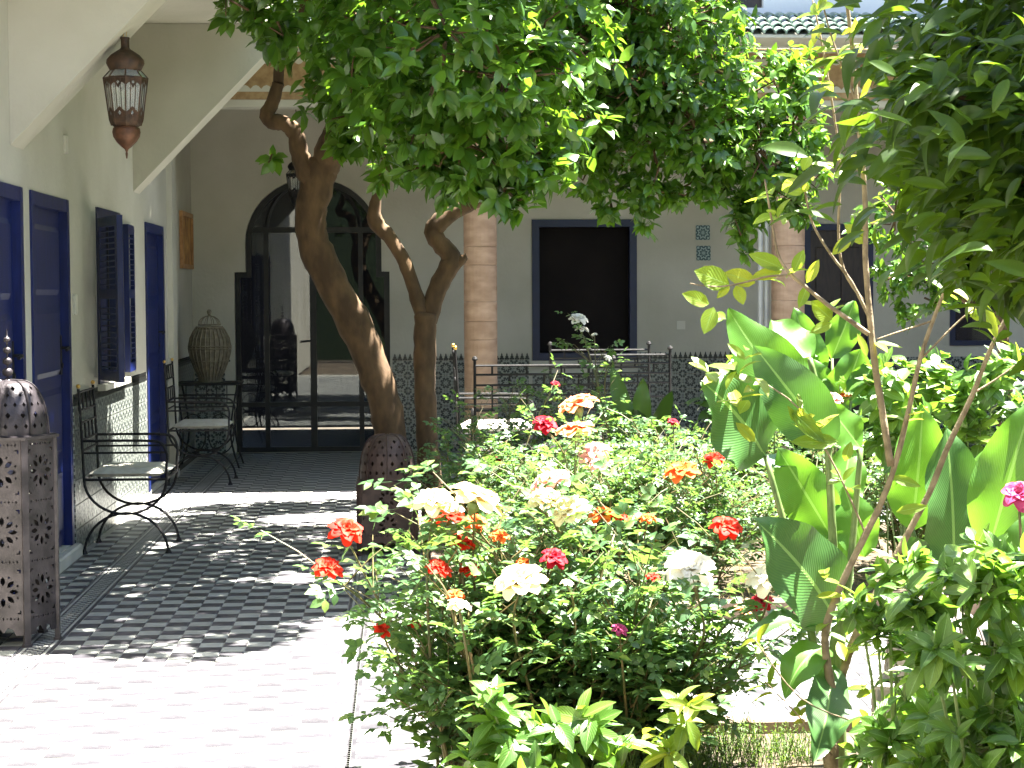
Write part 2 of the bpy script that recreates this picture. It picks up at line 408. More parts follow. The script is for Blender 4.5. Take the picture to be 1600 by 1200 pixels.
# garden beds with edging stones
bed1 = struct('near_garden_bed', MB().box(.24, 7.4, 1.0, 5.93, -.05, .03), soil)
bed2 = struct('far_garden_bed', MB().box(.24, 7.4, 8.3, 11.38, -.05, .03), soil)
def kerb(parent, pts):
    (x0, y0), (x1, y1) = pts; L = math.hypot(x1-x0, y1-y0); n = int(L/.22); dx, dy = (x1-x0)/n, (y1-y0)/n
    for k in range(n):
        ax, ay = x0+dx*k, y0+dy*k; bx, by = ax+dx, ay+dy
        mb = MB()
        if abs(dx) > abs(dy): mb.bbox(ax+.004, bx-.004, ay-.04, ay+.04, -.04, .075+rnd(-.004, .004), .008)
        else: mb.bbox(ax-.04, ax+.04, min(ay, by)+.004, max(ay, by)-.004, -.04, .075+rnd(-.004, .004), .008)
        o = bpy.data.objects.new('edging_brick', mesh('edging_brick', mb, brick)); C.objects.link(o); o.parent = parent
kerb(bed1, ((.2, 3.0), (.2, 5.93))); kerb(bed1, ((.24, 5.97), (5.0, 5.97)))
kerb(bed2, ((.2, 8.3), (.2, 11.4))); kerb(bed2, ((.24, 8.26), (6.0, 8.26)))

# ---- left wing
lw = thing('house_wing', 'white plastered left wing with blue doors and tiled base, lanterns along it', 'building', (XW, 6, 0))
mL = lambda u, v, w_: (XW - w_, u, v)
YY = lambda px, py=457: WX(px, py, XW).y
d1 = (YY(-8), YY(35)); d2 = (YY(48), YY(107)); wn = (YY(151), YY(190)); d3 = (YY(227), YY(255))
DT = 2.03
mb = MB().plate(rect(-4, YC-.1, 0, 6.2), [rect(d1[0], d1[1], .001, DT), rect(d2[0], d2[1], .08, DT), rect(wn[0], wn[1], .94, DT+.01), rect(d3[0], d3[1], .03, DT)], .3, mL)
mb.v = [(p[0], p[1], p[2]) for p in mb.v]
part('wall', mb, plaster, lw)
part('wall', MB().box(XW-.36, XW-.06, YC+.0, YF+.3, 0, 6.2), plaster, lw)
part('pilaster', MB().box(XW-.3, XW+.045, YC-.1, YC+.16, 0, 3.1), plaster, lw)
# rooms behind openings
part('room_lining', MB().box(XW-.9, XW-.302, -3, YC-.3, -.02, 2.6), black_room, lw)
def door(parent, y0, y1, z0, z1, hy, n_rail=4, setb=.035, lab=None):
    fr = .07
    d = part('door', MB().box(XW-.08, XW-setb, y0+fr, y1-fr, z0+.01, z1-fr), blue, parent, label=lab)
    mb = MB().box(XW-.1, XW+.012, y0+.001, y0+fr, z0, z1-.001).box(XW-.1, XW+.012, y1-fr, y1-.001, z0, z1-.001).box(XW-.1, XW+.011, y0+fr, y1-fr, z1-fr, z1-.002)
    part('door_frame', mb, blue, d)
    H = z1-fr-z0-.1; ph = H/n_rail; wd = (y1-y0-2*fr)
    for k in range(n_rail):
        mb = MB(); a, b_ = y0+fr+.08, y1-fr-.08; c, e = z0+.08+k*ph, z0+.08+(k+1)*ph-.07
        x0 = XW-setb
        mb.add([(x0, a, c), (x0, b_, c), (x0, b_, e), (x0, a, e), (x0+.016, a+.03, c+.03), (x0+.016, b_-.03, c+.03), (x0+.016, b_-.03, e-.03), (x0+.016, a+.03, e-.03)],
               [(4, 5, 6, 7), (0, 1, 5, 4), (1, 2, 6, 5), (2, 3, 7, 6), (3, 0, 4, 7)])
        part('panel', mb, blue, d)
    hz = 1.17
    mb = MB().box(XW-setb, XW-setb+.012, hy-.02, hy+.02, hz-.12, hz+.1)
    mb.tube([(XW-setb, hy, hz+.03), (XW-setb+.055, hy, hz+.03), (XW-setb+.06, hy-.03, hz+.03), (XW-setb+.06, hy-.11, hz+.02)], .009, 8)
    mb.tube([(XW-setb+.005, hy, hz-.07), (XW-setb+.02, hy, hz-.07)], .015, 8)
    part('handle', mb, iron, d)
    return d
door(lw, d1[0], d1[1], .0, DT, d1[1]-.13)
door(lw, d2[0], d2[1], .08, DT, d2[1]-.12)
door(lw, d3[0], d3[1], .03, DT, d3[1]-.14)
# window with louvred shutters opened back
wf = part('window', MB().box(XW-.1, XW+.01, wn[0]+.001, wn[0]+.06, .941, DT).box(XW-.1, XW+.01, wn[1]-.06, wn[1]-.001, .941, DT).box(XW-.1, XW+.009, wn[0]+.06, wn[1]-.06, DT-.06, DT+.008).box(XW-.1, XW+.009, wn[0]+.06, wn[1]-.06, .941, 1.0), blue_dark, lw)
part('pane', MB().box(XW-.12, XW-.112, wn[0]+.05, wn[1]-.05, .98, DT-.05), glass, wf)
part('sill', MB().box(XW, XW+.05, wn[0]-.03, wn[1]+.03, .9, .938), plaster, wf)
mb = MB()
for k in range(6): mb.box(XW-.06, XW-.05, wn[0]+.1+k*.14, wn[0]+.112+k*.14, 1.0, DT-.06)
part('window_bars', mb, iron, wf)
def shutter(y_h, ang, sgn):
    """hinged at y_h, leaf runs sgn along Y, turned ang degrees off the wall"""
    W_, z0, z1 = .44, .97, DT-.06
    Mx = Matrix.Translation((XW+.03, y_h, 0)) @ Matrix.Rotation(R(ang), 4, 'Z')
    def bx(mb, a, b_, c, e, t0=-.018, t1=.018):
        a, b_ = (a, b_) if sgn > 0 else (-b_, -a)
        return mb.box(t0, t1, a, b_, c, e, M=Mx)
    mb = MB(); bx(mb, 0, .05, z0, z1); bx(mb, W_-.05, W_, z0, z1); bx(mb, .05, W_-.05, z0, z0+.06); bx(mb, .05, W_-.05, z1-.06, z1); bx(mb, .05, W_-.05, 1.47, 1.53)
    s_ = part('shutter', mb, blue, lw)
    k = z0+.08
    while k < z1-.08:
        if not (1.44 < k < 1.54):
            mb = MB(); bx(mb, .05, W_-.05, k, k+.006, -.015, .015)
            mb.v = [(p[0], p[1], p[2]) for p in mb.v]; part('slat', mb, blue, s_)
        k += .036
shutter(wn[0]-.01, 24, -1); shutter(wn[1]+.02, 3, 1)
# switch plates
o = YY(116); part('light_switch', MB().bbox(XW-.01, XW+.012, o-.04, o+.04, 1.38, 1.5, .004), plastic, lw)
o = YY(105); part('junction_cover', MB().bbox(XW-.01, XW+.014, o-.035, o+.035, 2.29, 2.39, .004), plastic, lw)
# doorstep stones
part('doorstep', MB().bbox(XW, XW+.05, d2[0]-.05, d2[1]+.03, .0, .078, .01), slab, lw)
# the two canted brackets and the walkway ceiling
YB1, YB2 = 8.98, 13.07
def bracket(y0, y1, xtop, z0, topz):
    pts = [(XW+.001, z0), (XW+(topz-z0)*.97, topz), (xtop, topz), (xtop, 3.4+.0), (XW+.001, 3.4)] if xtop > XW+(topz-z0)*.97 else [(XW+.001, z0), (XW+(topz-z0)*.97, topz), (XW+.001, topz)]
    mb = MB().plate(pts, [], y1-y0, lambda u, v, w_: (u, y0+w_, v))
    return part('bracket', mb, plaster, lw)
bracket(YB1, YB1+.3, -9, 2.22, 3.398)
bracket(YB2, YB2+.3, -9, 2.22, 3.398)
part('walkway_ceiling', MB().box(XW+.001, -.92, 3.0, YC-.92, 3.4, 3.62), plaster, lw)
part('parapet', MB().box(-1.0, -.921, 3.0, YC-.95, 3.621, 4.1), plaster, lw)

# glazed wall tiles as parts
TS = .1433
def zel_mesh(axis, mt=zel, w=TS, h=TS, name='wall_tile'):
    mb = MB(); t = .008; i = .0015
    if axis == 'X':   # faces +X
        f = lambda u, v, d: (d, u, v)
    else:             # faces -Y
        f = lambda u, v, d: (u, -d, v)
    q = [(i, i, 0), (w-i, i, 0), (w-i, h-i, 0), (i, h-i, 0), (i*2, i*2, t), (w-2*i, i*2, t), (w-2*i, h-2*i, t), (2*i, h-2*i, t)]
    mb.add([f(*p) for p in q], [(4, 5, 6, 7), (0, 1, 5, 4), (1, 2, 6, 5), (2, 3, 7, 6), (3, 0, 4, 7)])
    mb.uv = [(p[0]/w, p[1]/h) for p in q]
    return mesh(name, mb, mt)
zx, zy = zel_mesh('X'), zel_mesh('Y')
def merlon(axis):
    mb = MB(); o = [(.002, 0), (.046, 0), (.046, .018), (.038, .018), (.038, .036), (.031, .036), (.031, .05), (.024, .066), (.017, .05), (.017, .036), (.01, .036), (.01, .018), (.002, .018)]
    mb.plate(o, [], .006, (lambda u, v, w_: (.007-w_, u, v)) if axis == 'X' else (lambda u, v, w_: (u, -.007+w_, v)))
    return mesh('merlon_tile', mb, zel_black)
mx_, my_ = merlon('X'), merlon('Y')
def wains_x(parent, X, y0, y1, rows=6, z0=.0):
    n = int((y1-y0)/TS); b0 = base(parent)
    for k in range(n):
        for r_ in range(rows): inst('wall_tile', zx, (X-b0.x, y0+k*TS-b0.y, z0+r_*TS-b0.z), parent)
    for k in range(int((y1-y0)/.048)): inst('merlon_tile', mx_, (X-b0.x, y0+k*.048-b0.y, z0+rows*TS-b0.z+.001), parent)
wains_x(lw, XW, d2[1]+.06, d3[0]-.02)
wains_x(lw, XW, d3[1]+.02, YC-.11)
wains_x(lw, XW-.06, YC+.17, YF)

# ---- far wing
fw = thing('house_wing', 'white far wing with arched glass door, pink columns and green tiled eaves', 'building', (0, YF, 0))
XR = 7.5
def fx(px, py): p = P(px, py, YF); return (p.x, p.z)
# arch door outline
AL, AR = fx(368, 600)[0], fx(610, 600)[0]; BL, BR = fx(383, 400)[0], fx(596, 400)[0]
ac = (BL+BR)/2; ar = (BR-BL)/2; zs = fx(489, 380)[1]; ztop = fx(489, 278)[1]; zst = fx(380, 425)[1]
def archpoly(ins=0.0, base_z=.0, n=22):
    rx, rz = ar-ins, (ztop-zs)-ins
    return [(AL+ins, base_z), (AR-ins, base_z), (AR-ins, zst-ins), (BR-ins, zst-ins)] + [(ac+rx*math.cos(math.pi*i/n), zs+rz*math.sin(math.pi*i/n)) for i in range(n+1)] + [(BL+ins, zst-ins), (AL+ins, zst-ins)]
wl, wr = fx(831, 400)[0], fx(995, 400)[0]; wzt, wzb = fx(910, 343)[1], fx(910, 563)[1]
dl, dr = fx(1256, 400)[0], fx(1364, 400)[0]; dzt = fx(1300, 350)[1]
ql, qr = fx(1484, 480)[0], fx(1572, 480)[0]; qzt, qzb = fx(1520, 468)[1], fx(1520, 540)[1]
mF = lambda u, v, w_: (u, YF+w_, v)
part('wall', MB().plate(rect(XW-.3, XR, 0, 3.6), [archpoly(0, .001), rect(wl, wr, wzb, wzt), rect(dl, dr, .001, dzt), rect(ql, qr, qzb, qzt)], .25, mF), plaster, fw)
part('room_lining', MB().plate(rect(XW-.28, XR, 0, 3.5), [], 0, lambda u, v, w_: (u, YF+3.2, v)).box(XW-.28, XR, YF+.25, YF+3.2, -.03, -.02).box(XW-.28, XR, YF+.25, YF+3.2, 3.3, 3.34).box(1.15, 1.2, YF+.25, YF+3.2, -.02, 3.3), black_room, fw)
# arched glass door
ad = part('arched_door', MB().plate(archpoly(.004, .004), [archpoly(.052, .05)], .06, lambda u, v, w_: (u, YF+.04+w_, v)), iron_door, fw)
def bar(x0, x1, z0, z1, y=.045, t=.05): return MB().box(x0, x1, YF+y, YF+y+t, z0, z1)
tz = fx(489, 359)[1]; bz = fx(489, 632)[1]; m1 = fx(416, 500)[0]; m2 = fx(489, 500)[0]; m3 = fx(564, 500)[0]
h = .022
part('transom_bar', bar(BL+.05, BR-.05, tz-h-.004, tz+h+.004), iron_door, ad)
part('lower_rail', bar(AL+.05, AR-.05, bz-h, bz+h, .043), iron_door, ad)
for mxx in (m1, m2, m3): part('mullion', bar(mxx-h-(0.008 if mxx == m2 else 0), mxx+h+(0.008 if mxx == m2 else 0), .05, tz-h-.004, .041, .056), iron_door, ad)
ri = m3-ac
part('inner_arch', MB().tube(arc(ac, tz, ri, ri*1.05, 0, 180, 22, lambda u, v: (u, YF+.07, v)), .022, 6), iron_door, ad)
part('mullion', bar(m2-.02, m2+.02, tz+.02, tz+ri*1.03, .043), iron_door, ad)
part('door_leaf_handle', MB().tube([(m2-.03, YF+.04, 1.05), (m2-.03, YF-.02, 1.05), (m2-.12, YF-.02, 1.04)], .009, 6), iron, ad)
for xa, xb in ((AL+.05, m1), (m1, m2), (m2, m3), (m3, AR-.05)):
    part('pane', MB().box(xa, xb, YF+.066, YF+.070, .05, bz), glass, ad)
    t_ = zst if (xa < m1-.01 or xb > m3+.01) else tz
    part('pane', MB().box(xa, xb, YF+.066, YF+.070, bz, t_), glass, ad)
part('pane', MB().box(BL+.05, m1, YF+.066, YF+.07, zst, tz), glass, ad); part('pane', MB().box(m3, BR-.05, YF+.066, YF+.07, zst, tz), glass, ad)
half = [(ac+(ar-.04)*math.cos(math.pi*i/20), max(tz, zs+(ztop-zs-.04)*math.sin(math.pi*i/20))) for i in range(21)]
part('fanlight_pane', MB().plate([(ac+ar-.05, tz), *half[1:-1], (ac-ar+.05, tz)], [], .004, lambda u, v, w_: (u, YF+.066+w_, v)), glass, ad)
# blue framed window
fwd_ = .07
wn2 = part('window', MB().plate(rect(wl+.001, wr-.001, wzb+.001, wzt-.001), [rect(wl+fwd_, wr-fwd_, wzb+fwd_, wzt-fwd_)], .12, lambda u, v, w_: (u, YF-.02+w_, v)), blue_dark, fw)
part('room_dark_sheet', MB().box(wl+.02, wr-.02, YF+.15, YF+.17, wzb, wzt), black_room, wn2)  # dark sheet added where the open window shows only shade
part('sill', MB().box(wl-.03, wr+.03, YF-.06, YF+.0, wzb-.04, wzb), plaster, wn2)
wn3 = part('window', MB().plate(rect(ql+.001, qr-.001, qzb+.001, qzt-.001), [rect(ql+.05, qr-.05, qzb+.05, qzt-.05)], .1, lambda u, v, w_: (u, YF-.02+w_, v)), blue_dark, fw)
part('pane', MB().box(ql+.04, qr-.04, YF+.06, YF+.064, qzb+.04, qzt-.04), glass, wn3)
# dark wooden door
dd = part('door', MB().box(dl+.06, dr-.06, YF+.02, YF+.06, .02, dzt-.06), wood_dark, fw)
part('door_frame', MB().plate([(dl+.001, .002), (dl+.06, .002), (dl+.06, dzt-.06), (dr-.06, dzt-.06), (dr-.06, .002), (dr-.001, .002), (dr-.001, dzt-.001), (dl+.001, dzt-.001)], [], .1, lambda u, v, w_: (u, YF-.02+w_, v)), blue_dark, dd)
for k in range(3):
    for q in range(2):
        a = dl+.12+q*((dr-dl-.18)/2); part('panel', MB().bbox(a, a+(dr-dl)/2-.16, YF+.0, YF+.021, .15+k*.62, .67+k*.62, .006), wood_dark, dd)
# small wall fittings
x_, z_ = fx(1064, 508); part('socket', MB().box(x_-.04, x_+.04, YF-.01, YF, z_-.04, z_+.04), plastic, fw)
for px in (1189, 1199):
    x_ = P(px, 400, YC+.1).x; part('downpipe', MB().tube([(x_, YC+.12, 1.2 if px == 1199 else .1), (x_, YC+.12, 3.0)], .022, 8), pvc, fw)
# wall tiles
def wains_y(parent, x0, x1, rows=6, Y=YF, limit=10**6):
    n = int((x1-x0)/TS); b0 = base(parent)
    for k in range(n):
        for r_ in range(rows): inst('wall_tile', zy, (x0+k*TS-b0.x, Y-b0.y, r_*TS-b0.z), parent)
    for k in range(int((x1-x0)/.048)): inst('merlon_tile', my_, (x0+k*.048-b0.x, Y-b0.y, rows*TS-b0.z+.001), parent)
wains_y(fw, XW-.05, AL-.02); wains_y(fw, AR+.02, wl-.01)
n = int((wr-wl)/TS)
for k in range(n+1):
    for r_ in range(5): inst('wall_tile', zy, (wl+k*TS, 0, r_*TS), fw)
wains_y(fw, wl+(n+1)*TS, dl-.02)
mb = MB(); uvs = []
x = dr+.03
while x < XR-.2:
    for r_ in range(6):
        v0 = [(x+.001, YF-.008, r_*TS+.001), (x+TS-.001, YF-.008, r_*TS+.001), (x+TS-.001, YF-.008, (r_+1)*TS-.001), (x+.001, YF-.008, (r_+1)*TS-.001)]
        mb.add(v0+[(p[0], YF, p[2]) for p in v0], [(0, 1, 2, 3), (0, 4, 5, 1), (1, 5, 6, 2), (2, 6, 7, 3), (3, 7, 4, 0)]); uvs += [(0, 0), (1, 0), (1, 1), (0, 1)]*2
    x += TS
mb.uv = uvs; part('wall_tiles', mb, zel, fw, kind='stuff')
# columns of stone drums
for cx_px in (751, 1231):
    c = P(cx_px, 500, YC); rad = .137
    cl = part('column', MB().lathe([(.2, 0), (.2, .12), (.165, .16)], 24, (c.x, YC, 0), cap=True), stone, fw)
    z = .16; hs_ = [.4, .15, .4, .15, .16, .3, .15, .35, .15, .35, .3]
    k = 0
    while z < 2.9:
        hh = min(hs_[k % len(hs_)], 2.93-z); k += 1
        part('drum', MB().lathe([(rad-.003, z+.001), (rad, z+.005), (rad, z+hh-.005), (rad-.003, z+hh-.001)], 28, (c.x, YC, 0), cap=True), stone, cl, smooth=False)
        z += hh
        if hh < .02: break
    part('capital', MB().lathe([(.14, 2.93), (.2, 3.0), (.21, 3.055)], 4, (c.x, YC, 0), a0=R(45), cap=True), stone, cl)
# painted lintel, cornice, gallery ceiling, upper wall
part('painted_lintel', MB().box(XW+.0, XR, YC-.12, YC+.14, 3.06, 3.44), cedar, fw)
mbs = MB(); mbw = MB()
for z0 in (3.12, 3.37): mbw.box(XW, XR, YC-.128, YC-.12, z0, z0+.022)
k = XW
while k < XR:
    for z0, sg in ((3.142, 1), (3.37, -1)):
        mbw.plate([(k, z0), (k+.085, z0), (k+.065, z0+sg*.022), (k+.0425, z0+sg*.03), (k+.02, z0+sg*.022)], [], .006, lambda u, v, w_: (u, YC-.127+w_, v))
    k += .086
part('scalloped_border', mbw, plaster, fw, kind='stuff')
part('soffit_band', MB().box(XW+.0, XR, YC-.1, YC+.1, 3.0, 3.059), plaster, fw)
part('gallery_ceiling', MB().box(XW-.3, XR, YC+.14, YF, 3.5, 3.59), cedar, fw)
part('cornice', MB().box(XW, XR, YC-.2, YC+.2, 3.441, 3.46), plaster, fw)
part('upper_wall', MB().plate(rect(XW-.3, XR, 3.48, 6.1), [rect(*sorted((P(1130, 5, YC-.35).x, P(1193, 5, YC-.35).x)), P(1160, 12, YC-.35).z, 5.1)], .25, lambda u, v, w_: (u, YC-.35+w_, v)), plaster_skylit, fw)
q0, q1 = P(1130, 5, YC-.35), P(1193, 12, YC-.35)
uw = part('window', MB().box(q0.x+.002, q1.x-.002, YC-.28, YC-.24, q1.z+.002, 5.098), wood_dark, fw)
part('mullion', MB().box((q0.x+q1.x)/2-.02, (q0.x+q1.x)/2+.02, YC-.3, YC-.28, q1.z+.01, 5.09), wood_dark, uw)
# green glazed tiles over the eaves
def halfround(r, L, tilt):
    mb = MB(); n = 6; vs = []
    for s_ in (0, 1):
        for k in range(n+1):
            a = math.pi*k/n
            for rr in (r, r-.009): vs.append(Vector((rr*math.cos(a), s_*L, rr*math.sin(a))))
    fs = []; q = 2*(n+1)
    for k in range(n):
        a = 2*k
        fs += [(a, a+2, a+2+q, a+q), (a+1, a+1+q, a+3+q, a+3), (a, a+1, a+3, a+2), (a+q, a+2+q, a+3+q, a+1+q)]
    Mt = Matrix.Rotation(tilt, 4, 'X')
    mb.add([Mt @ p for p in vs], fs); return mesh('roof_tile', mb, rooftile, smooth=False)
rt = halfround(.045, .15, R(14))
b0 = base(fw); k = 0; x = 2.0
while x < 6.6:
    for row in range(4):
        inst('roof_tile', rt, (x+rnd(-.003, .003)-b0.x, YC-.9+row*.12-b0.y, 3.49+row*.055+rnd(-.003, .003)-b0.z), fw)
    x += .088
mb = MB(); x = XW+.05
src = [tuple(v.co) for v in rt.vertices]; sf = [tuple(p.vertices) for p in rt.polygons]
while x < 7.4:
    if not (1.97 < x < 6.6):
        for row in range(4): mb.add([(p[0]+x, p[1]+YC-.9+row*.12, p[2]+3.49+row*.055) for p in src], sf)
    x += .088
part('roof_tiles', mb, rooftile, fw, kind='stuff')
part('eaves_board', MB().add([(XW, YC-.88, 3.485), (XR, YC-.88, 3.485), (XR, YC-.35, 3.66), (XW, YC-.35, 3.66), (XW, YC-.88, 3.462), (XR, YC-.88, 3.462), (XR, YC-.35, 3.462), (XW, YC-.35, 3.462)], [(0, 1, 2, 3), (7, 6, 5, 4), (0, 4, 5, 1), (1, 5, 6, 2), (2, 6, 7, 3), (3, 7, 4, 0)]), plaster, fw)

# ---- right and rear wings close the courtyard (outside the frame)
rw = thing('house_wing', 'white right wing closing the courtyard beyond the plants', 'building', (XR, 6, 0))
part('wall', MB().plate(rect(-6, YF, 0, 5.6), [rect(10, 11, .01, 2.1), rect(12.5, 13.5, .9, 2.1)], .25, lambda u, v, w_: (XR+w_, u, v)), plaster, rw)
part('door', MB().box(XR+.05, XR+.1, 10.01, 10.99, .02, 2.09), blue, rw); part('shutter', MB().box(XR+.05, XR+.1, 12.51, 13.49, .91, 2.09), blue, rw)
bw = thing('house_wing', 'creeper covered rear wing behind the camera, unseen, darkened to cut bounce light', 'building', (2, -6, 0))
part('wall', MB().plate(rect(-4, 9, 0, 5.0), [rect(0, 1, .01, 2.1), rect(4, 5, .9, 2.1)], .25, lambda u, v, w_: (u, -6-w_, v)), absorber, bw)
part('door', MB().box(.01, .99, -6.1, -6.05, .02, 2.09), blue, bw)
# ================================================================ FURNISHINGS
def petal_hole(cx, cz, ang, r0, r1, w_, n=3):
    c, s_ = math.cos(ang), math.sin(ang); out = []
    for t, q in ((0, 0), (.35, 1), (.7, .9), (1, 0), (.7, -.9), (.35, -1)):
        r = r0+(r1-r0)*t; out.append((cx+c*r-s_*q*w_, cz+s_*r+c*q*w_))
    return out
def diamond(cx, cz, a, b): return [(cx-a, cz), (cx, cz-b), (cx+a, cz), (cx, cz+b)]
def tri(cx, cz, a, up=1): return [(cx-a, cz-up*a*.6), (cx+a, cz-up*a*.6), (cx, cz+up*a*.8)]
def panel_holes(W, z0, z1, n):
    hs = []; H = (z1-z0)/n; R_ = min(W*.36, H*.36)
    for k in range(n):
        cz = z0+H*(k+.5)
        for q in range(8):
            hs.append(petal_hole(0, cz, q*math.pi/4, R_*.38, R_*.98, R_*.15))
        for q in range(8):
            a = (q+.5)*math.pi/4; hs.append(diamond(R_*1.0*math.cos(a), cz+R_*1.0*math.sin(a), R_*.08, R_*.1))
        for sx_ in (-1, 1):
            for sz in (-1, 1):
                X, Z_ = sx_*(W/2-.017), cz+sz*(H/2-.032); l = .016
                hs.append([(X, Z_), (X-sx_*l, Z_), (X-sx_*l, Z_-sz*.006), (X-sx_*.006, Z_-sz*.006), (X-sx_*.006, Z_-sz*l), (X, Z_-sz*l)])
    m_ = max(3, int((W-.03)/.03))
    for k in range(n+1):
        cz = z0+H*k + (.012 if k == 0 else -.012 if k == n else 0)
        for q in range(m_):
            x = -W/2+.015+(W-.03)*(q+.5)/m_
            hs.append(diamond(x, cz, .0045, .008)); 
            if q < m_-1: hs.append(tri(x+(W-.03)/m_/2, cz, .0045, 1 if q % 2 else -1))
    return hs
def floor_lantern(label, x, y, rz, n, r, zb, zt, dome_h, fin_h, rows, metal=tin, dome_metal=None):
    root = thing('floor_lantern', label, 'lantern', (x, y, 0), rz, 'pierced metal floor lanterns')
    side = 2*r*math.sin(math.pi/n); ap = r*math.cos(math.pi/n)
    for k in range(n):
        a = 2*math.pi*(k+.5)/n; nx, ny = math.cos(a), math.sin(a); tx, ty = -ny, nx
        mp = lambda u, v, w_, nx=nx, ny=ny, tx=tx, ty=ty: (nx*(ap-w_)+tx*u, ny*(ap-w_)+ty*u, v)
        W = side-.014; h2 = W/2
        outer = [(-h2, zb-.03), (-h2*.55, zb-.03), (-h2*.45, zb-.005), (-h2*.2, zb+.004), (0, zb-.02), (h2*.2, zb+.004), (h2*.45, zb-.005), (h2*.55, zb-.03), (h2, zb-.03), (h2, zt), (-h2, zt)]
        part('side_panel', MB().plate(outer, panel_holes(W, zb+.03, zt-.01, rows), .003, mp), metal, root, local=True)
        a2 = 2*math.pi*k/n; cx, cyy = r*math.cos(a2), r*math.sin(a2)
        M_ = Matrix.Translation((cx, cyy, 0)) @ Matrix.Rotation(a2, 4, 'Z')
        part('leg', MB().box(-.016, .004, -.014, .014, .0, zt+.002, M=M_).box(-.02, .008, -.018, .018, 0, .012, M=M_), metal, root, local=True)
    rim = MB().lathe([(r-.02, zt-.004), (r+.014, zt-.002), (r+.016, zt+.01), (r-.01, zt+.016), (r-.03, zt+.014)], n, (0, 0, 0))
    part('rim', rim, metal, root, local=True)
    # pierced dome, one mesh per segment row
    ns = 8 if n == 6 else 8; R0_ = ap*.97; dm = dome_metal or metal
    prof = lambda t: R0_*math.cos(t*math.pi/2*.93)**.62 if t < .99 else R0_*.09
    for k in range(ns):
        a0 = 2*math.pi*k/ns; da = 2*math.pi/ns
        def mp(u, v, w_, a0=a0, da=da):
            t = min(max(v, 0), 1); rr = max(prof(t)-w_, .006); a = a0+u*da
            return (rr*math.cos(a), rr*math.sin(a), zt+.012+dome_h*math.sin(t*math.pi/2*.97))
        hs = []
        for v0, cnt, sc_ in ((.12, 3, 1), (.26, 2, 1.25), (.4, 3, 1), (.55, 2, 1), (.68, 1, 1.6)):
            for q in range(cnt): hs.append(diamond((q+.5)/cnt, v0, .07*sc_, .035*sc_))
        ex = [(i/4+.001, j/10+.003) for i in range(1, 4) for j in range(1, 10)]
        ex = [p for p in ex if not any(inpoly(p, h_) for h_ in hs)]
        outer = [(0, j/10) for j in range(11)][::-1] + [(i/4, 0) for i in range(1, 5)] + [(1, j/10) for j in range(1, 11)] + [(i/4, 1) for i in range(3, 0, -1)]
        part('dome_segment', MB().plate(outer, hs, .002, mp, ex), dm, root, local=True)
        rb = [mp(0, j/10, -.003) for j in range(11)]
        part('dome_rib', MB().tube(rb, .004, 5), dm, root, local=True)
    z = zt+.012+dome_h
    if fin_h:
        pr = [(.03, -.012), (.02, .0), (.008, .01)]
        nb = 4 if fin_h > .15 else 2; bh = fin_h/(nb+.7)
        for q in range(nb):
            rr = bh*.42*(1-.14*q); c0 = .01+bh*(q+.5)
            pr += [(rr*math.sin(t*math.pi/5)+.004, c0-rr*math.cos(t*math.pi/5)) for t in range(6)]
        pr += [(.004, fin_h*.9), (.001, fin_h)]
        part('finial', MB().lathe(pr, 14, (0, 0, z)), dm, root, local=True, smooth=True)
    part('candle_tray', MB().lathe([(.0, zb+.01), (ap-.02, zb+.01), (ap-.02, zb+.02), (0, zb+.02)], n, (0, 0, 0)), dm, root, local=True)
    return root
c = G(10, 1004)
floor_lantern('tall dark pierced metal lantern with shiny dome, standing by the left wall in front', -1.69, 7.98, R(0), 6, .2, .08, .885, .235, .22, 3)
floor_lantern('dark brown square pierced lantern on the tiles at the foot of the orange tree trunks', G(606, 868).x, 10.55, R(45), 4, .232, .07, .41, .26, .0, 2, metal=MAT('brown lantern metal', (.055, .034, .03), (.12, .075, .062), 14, .55, metal=.3, bump=.15))
floor_lantern('weathered grey pierced lantern half hidden under the bright shrub at lower right', P(1462, 1200, 4.9).x, 4.9, R(20), 4, .2, .08, .42, .2, .1, 2, metal=MAT('weathered tin', (.2, .17, .16), (.36, .32, .3), 20, .6, metal=.3, bump=.2))

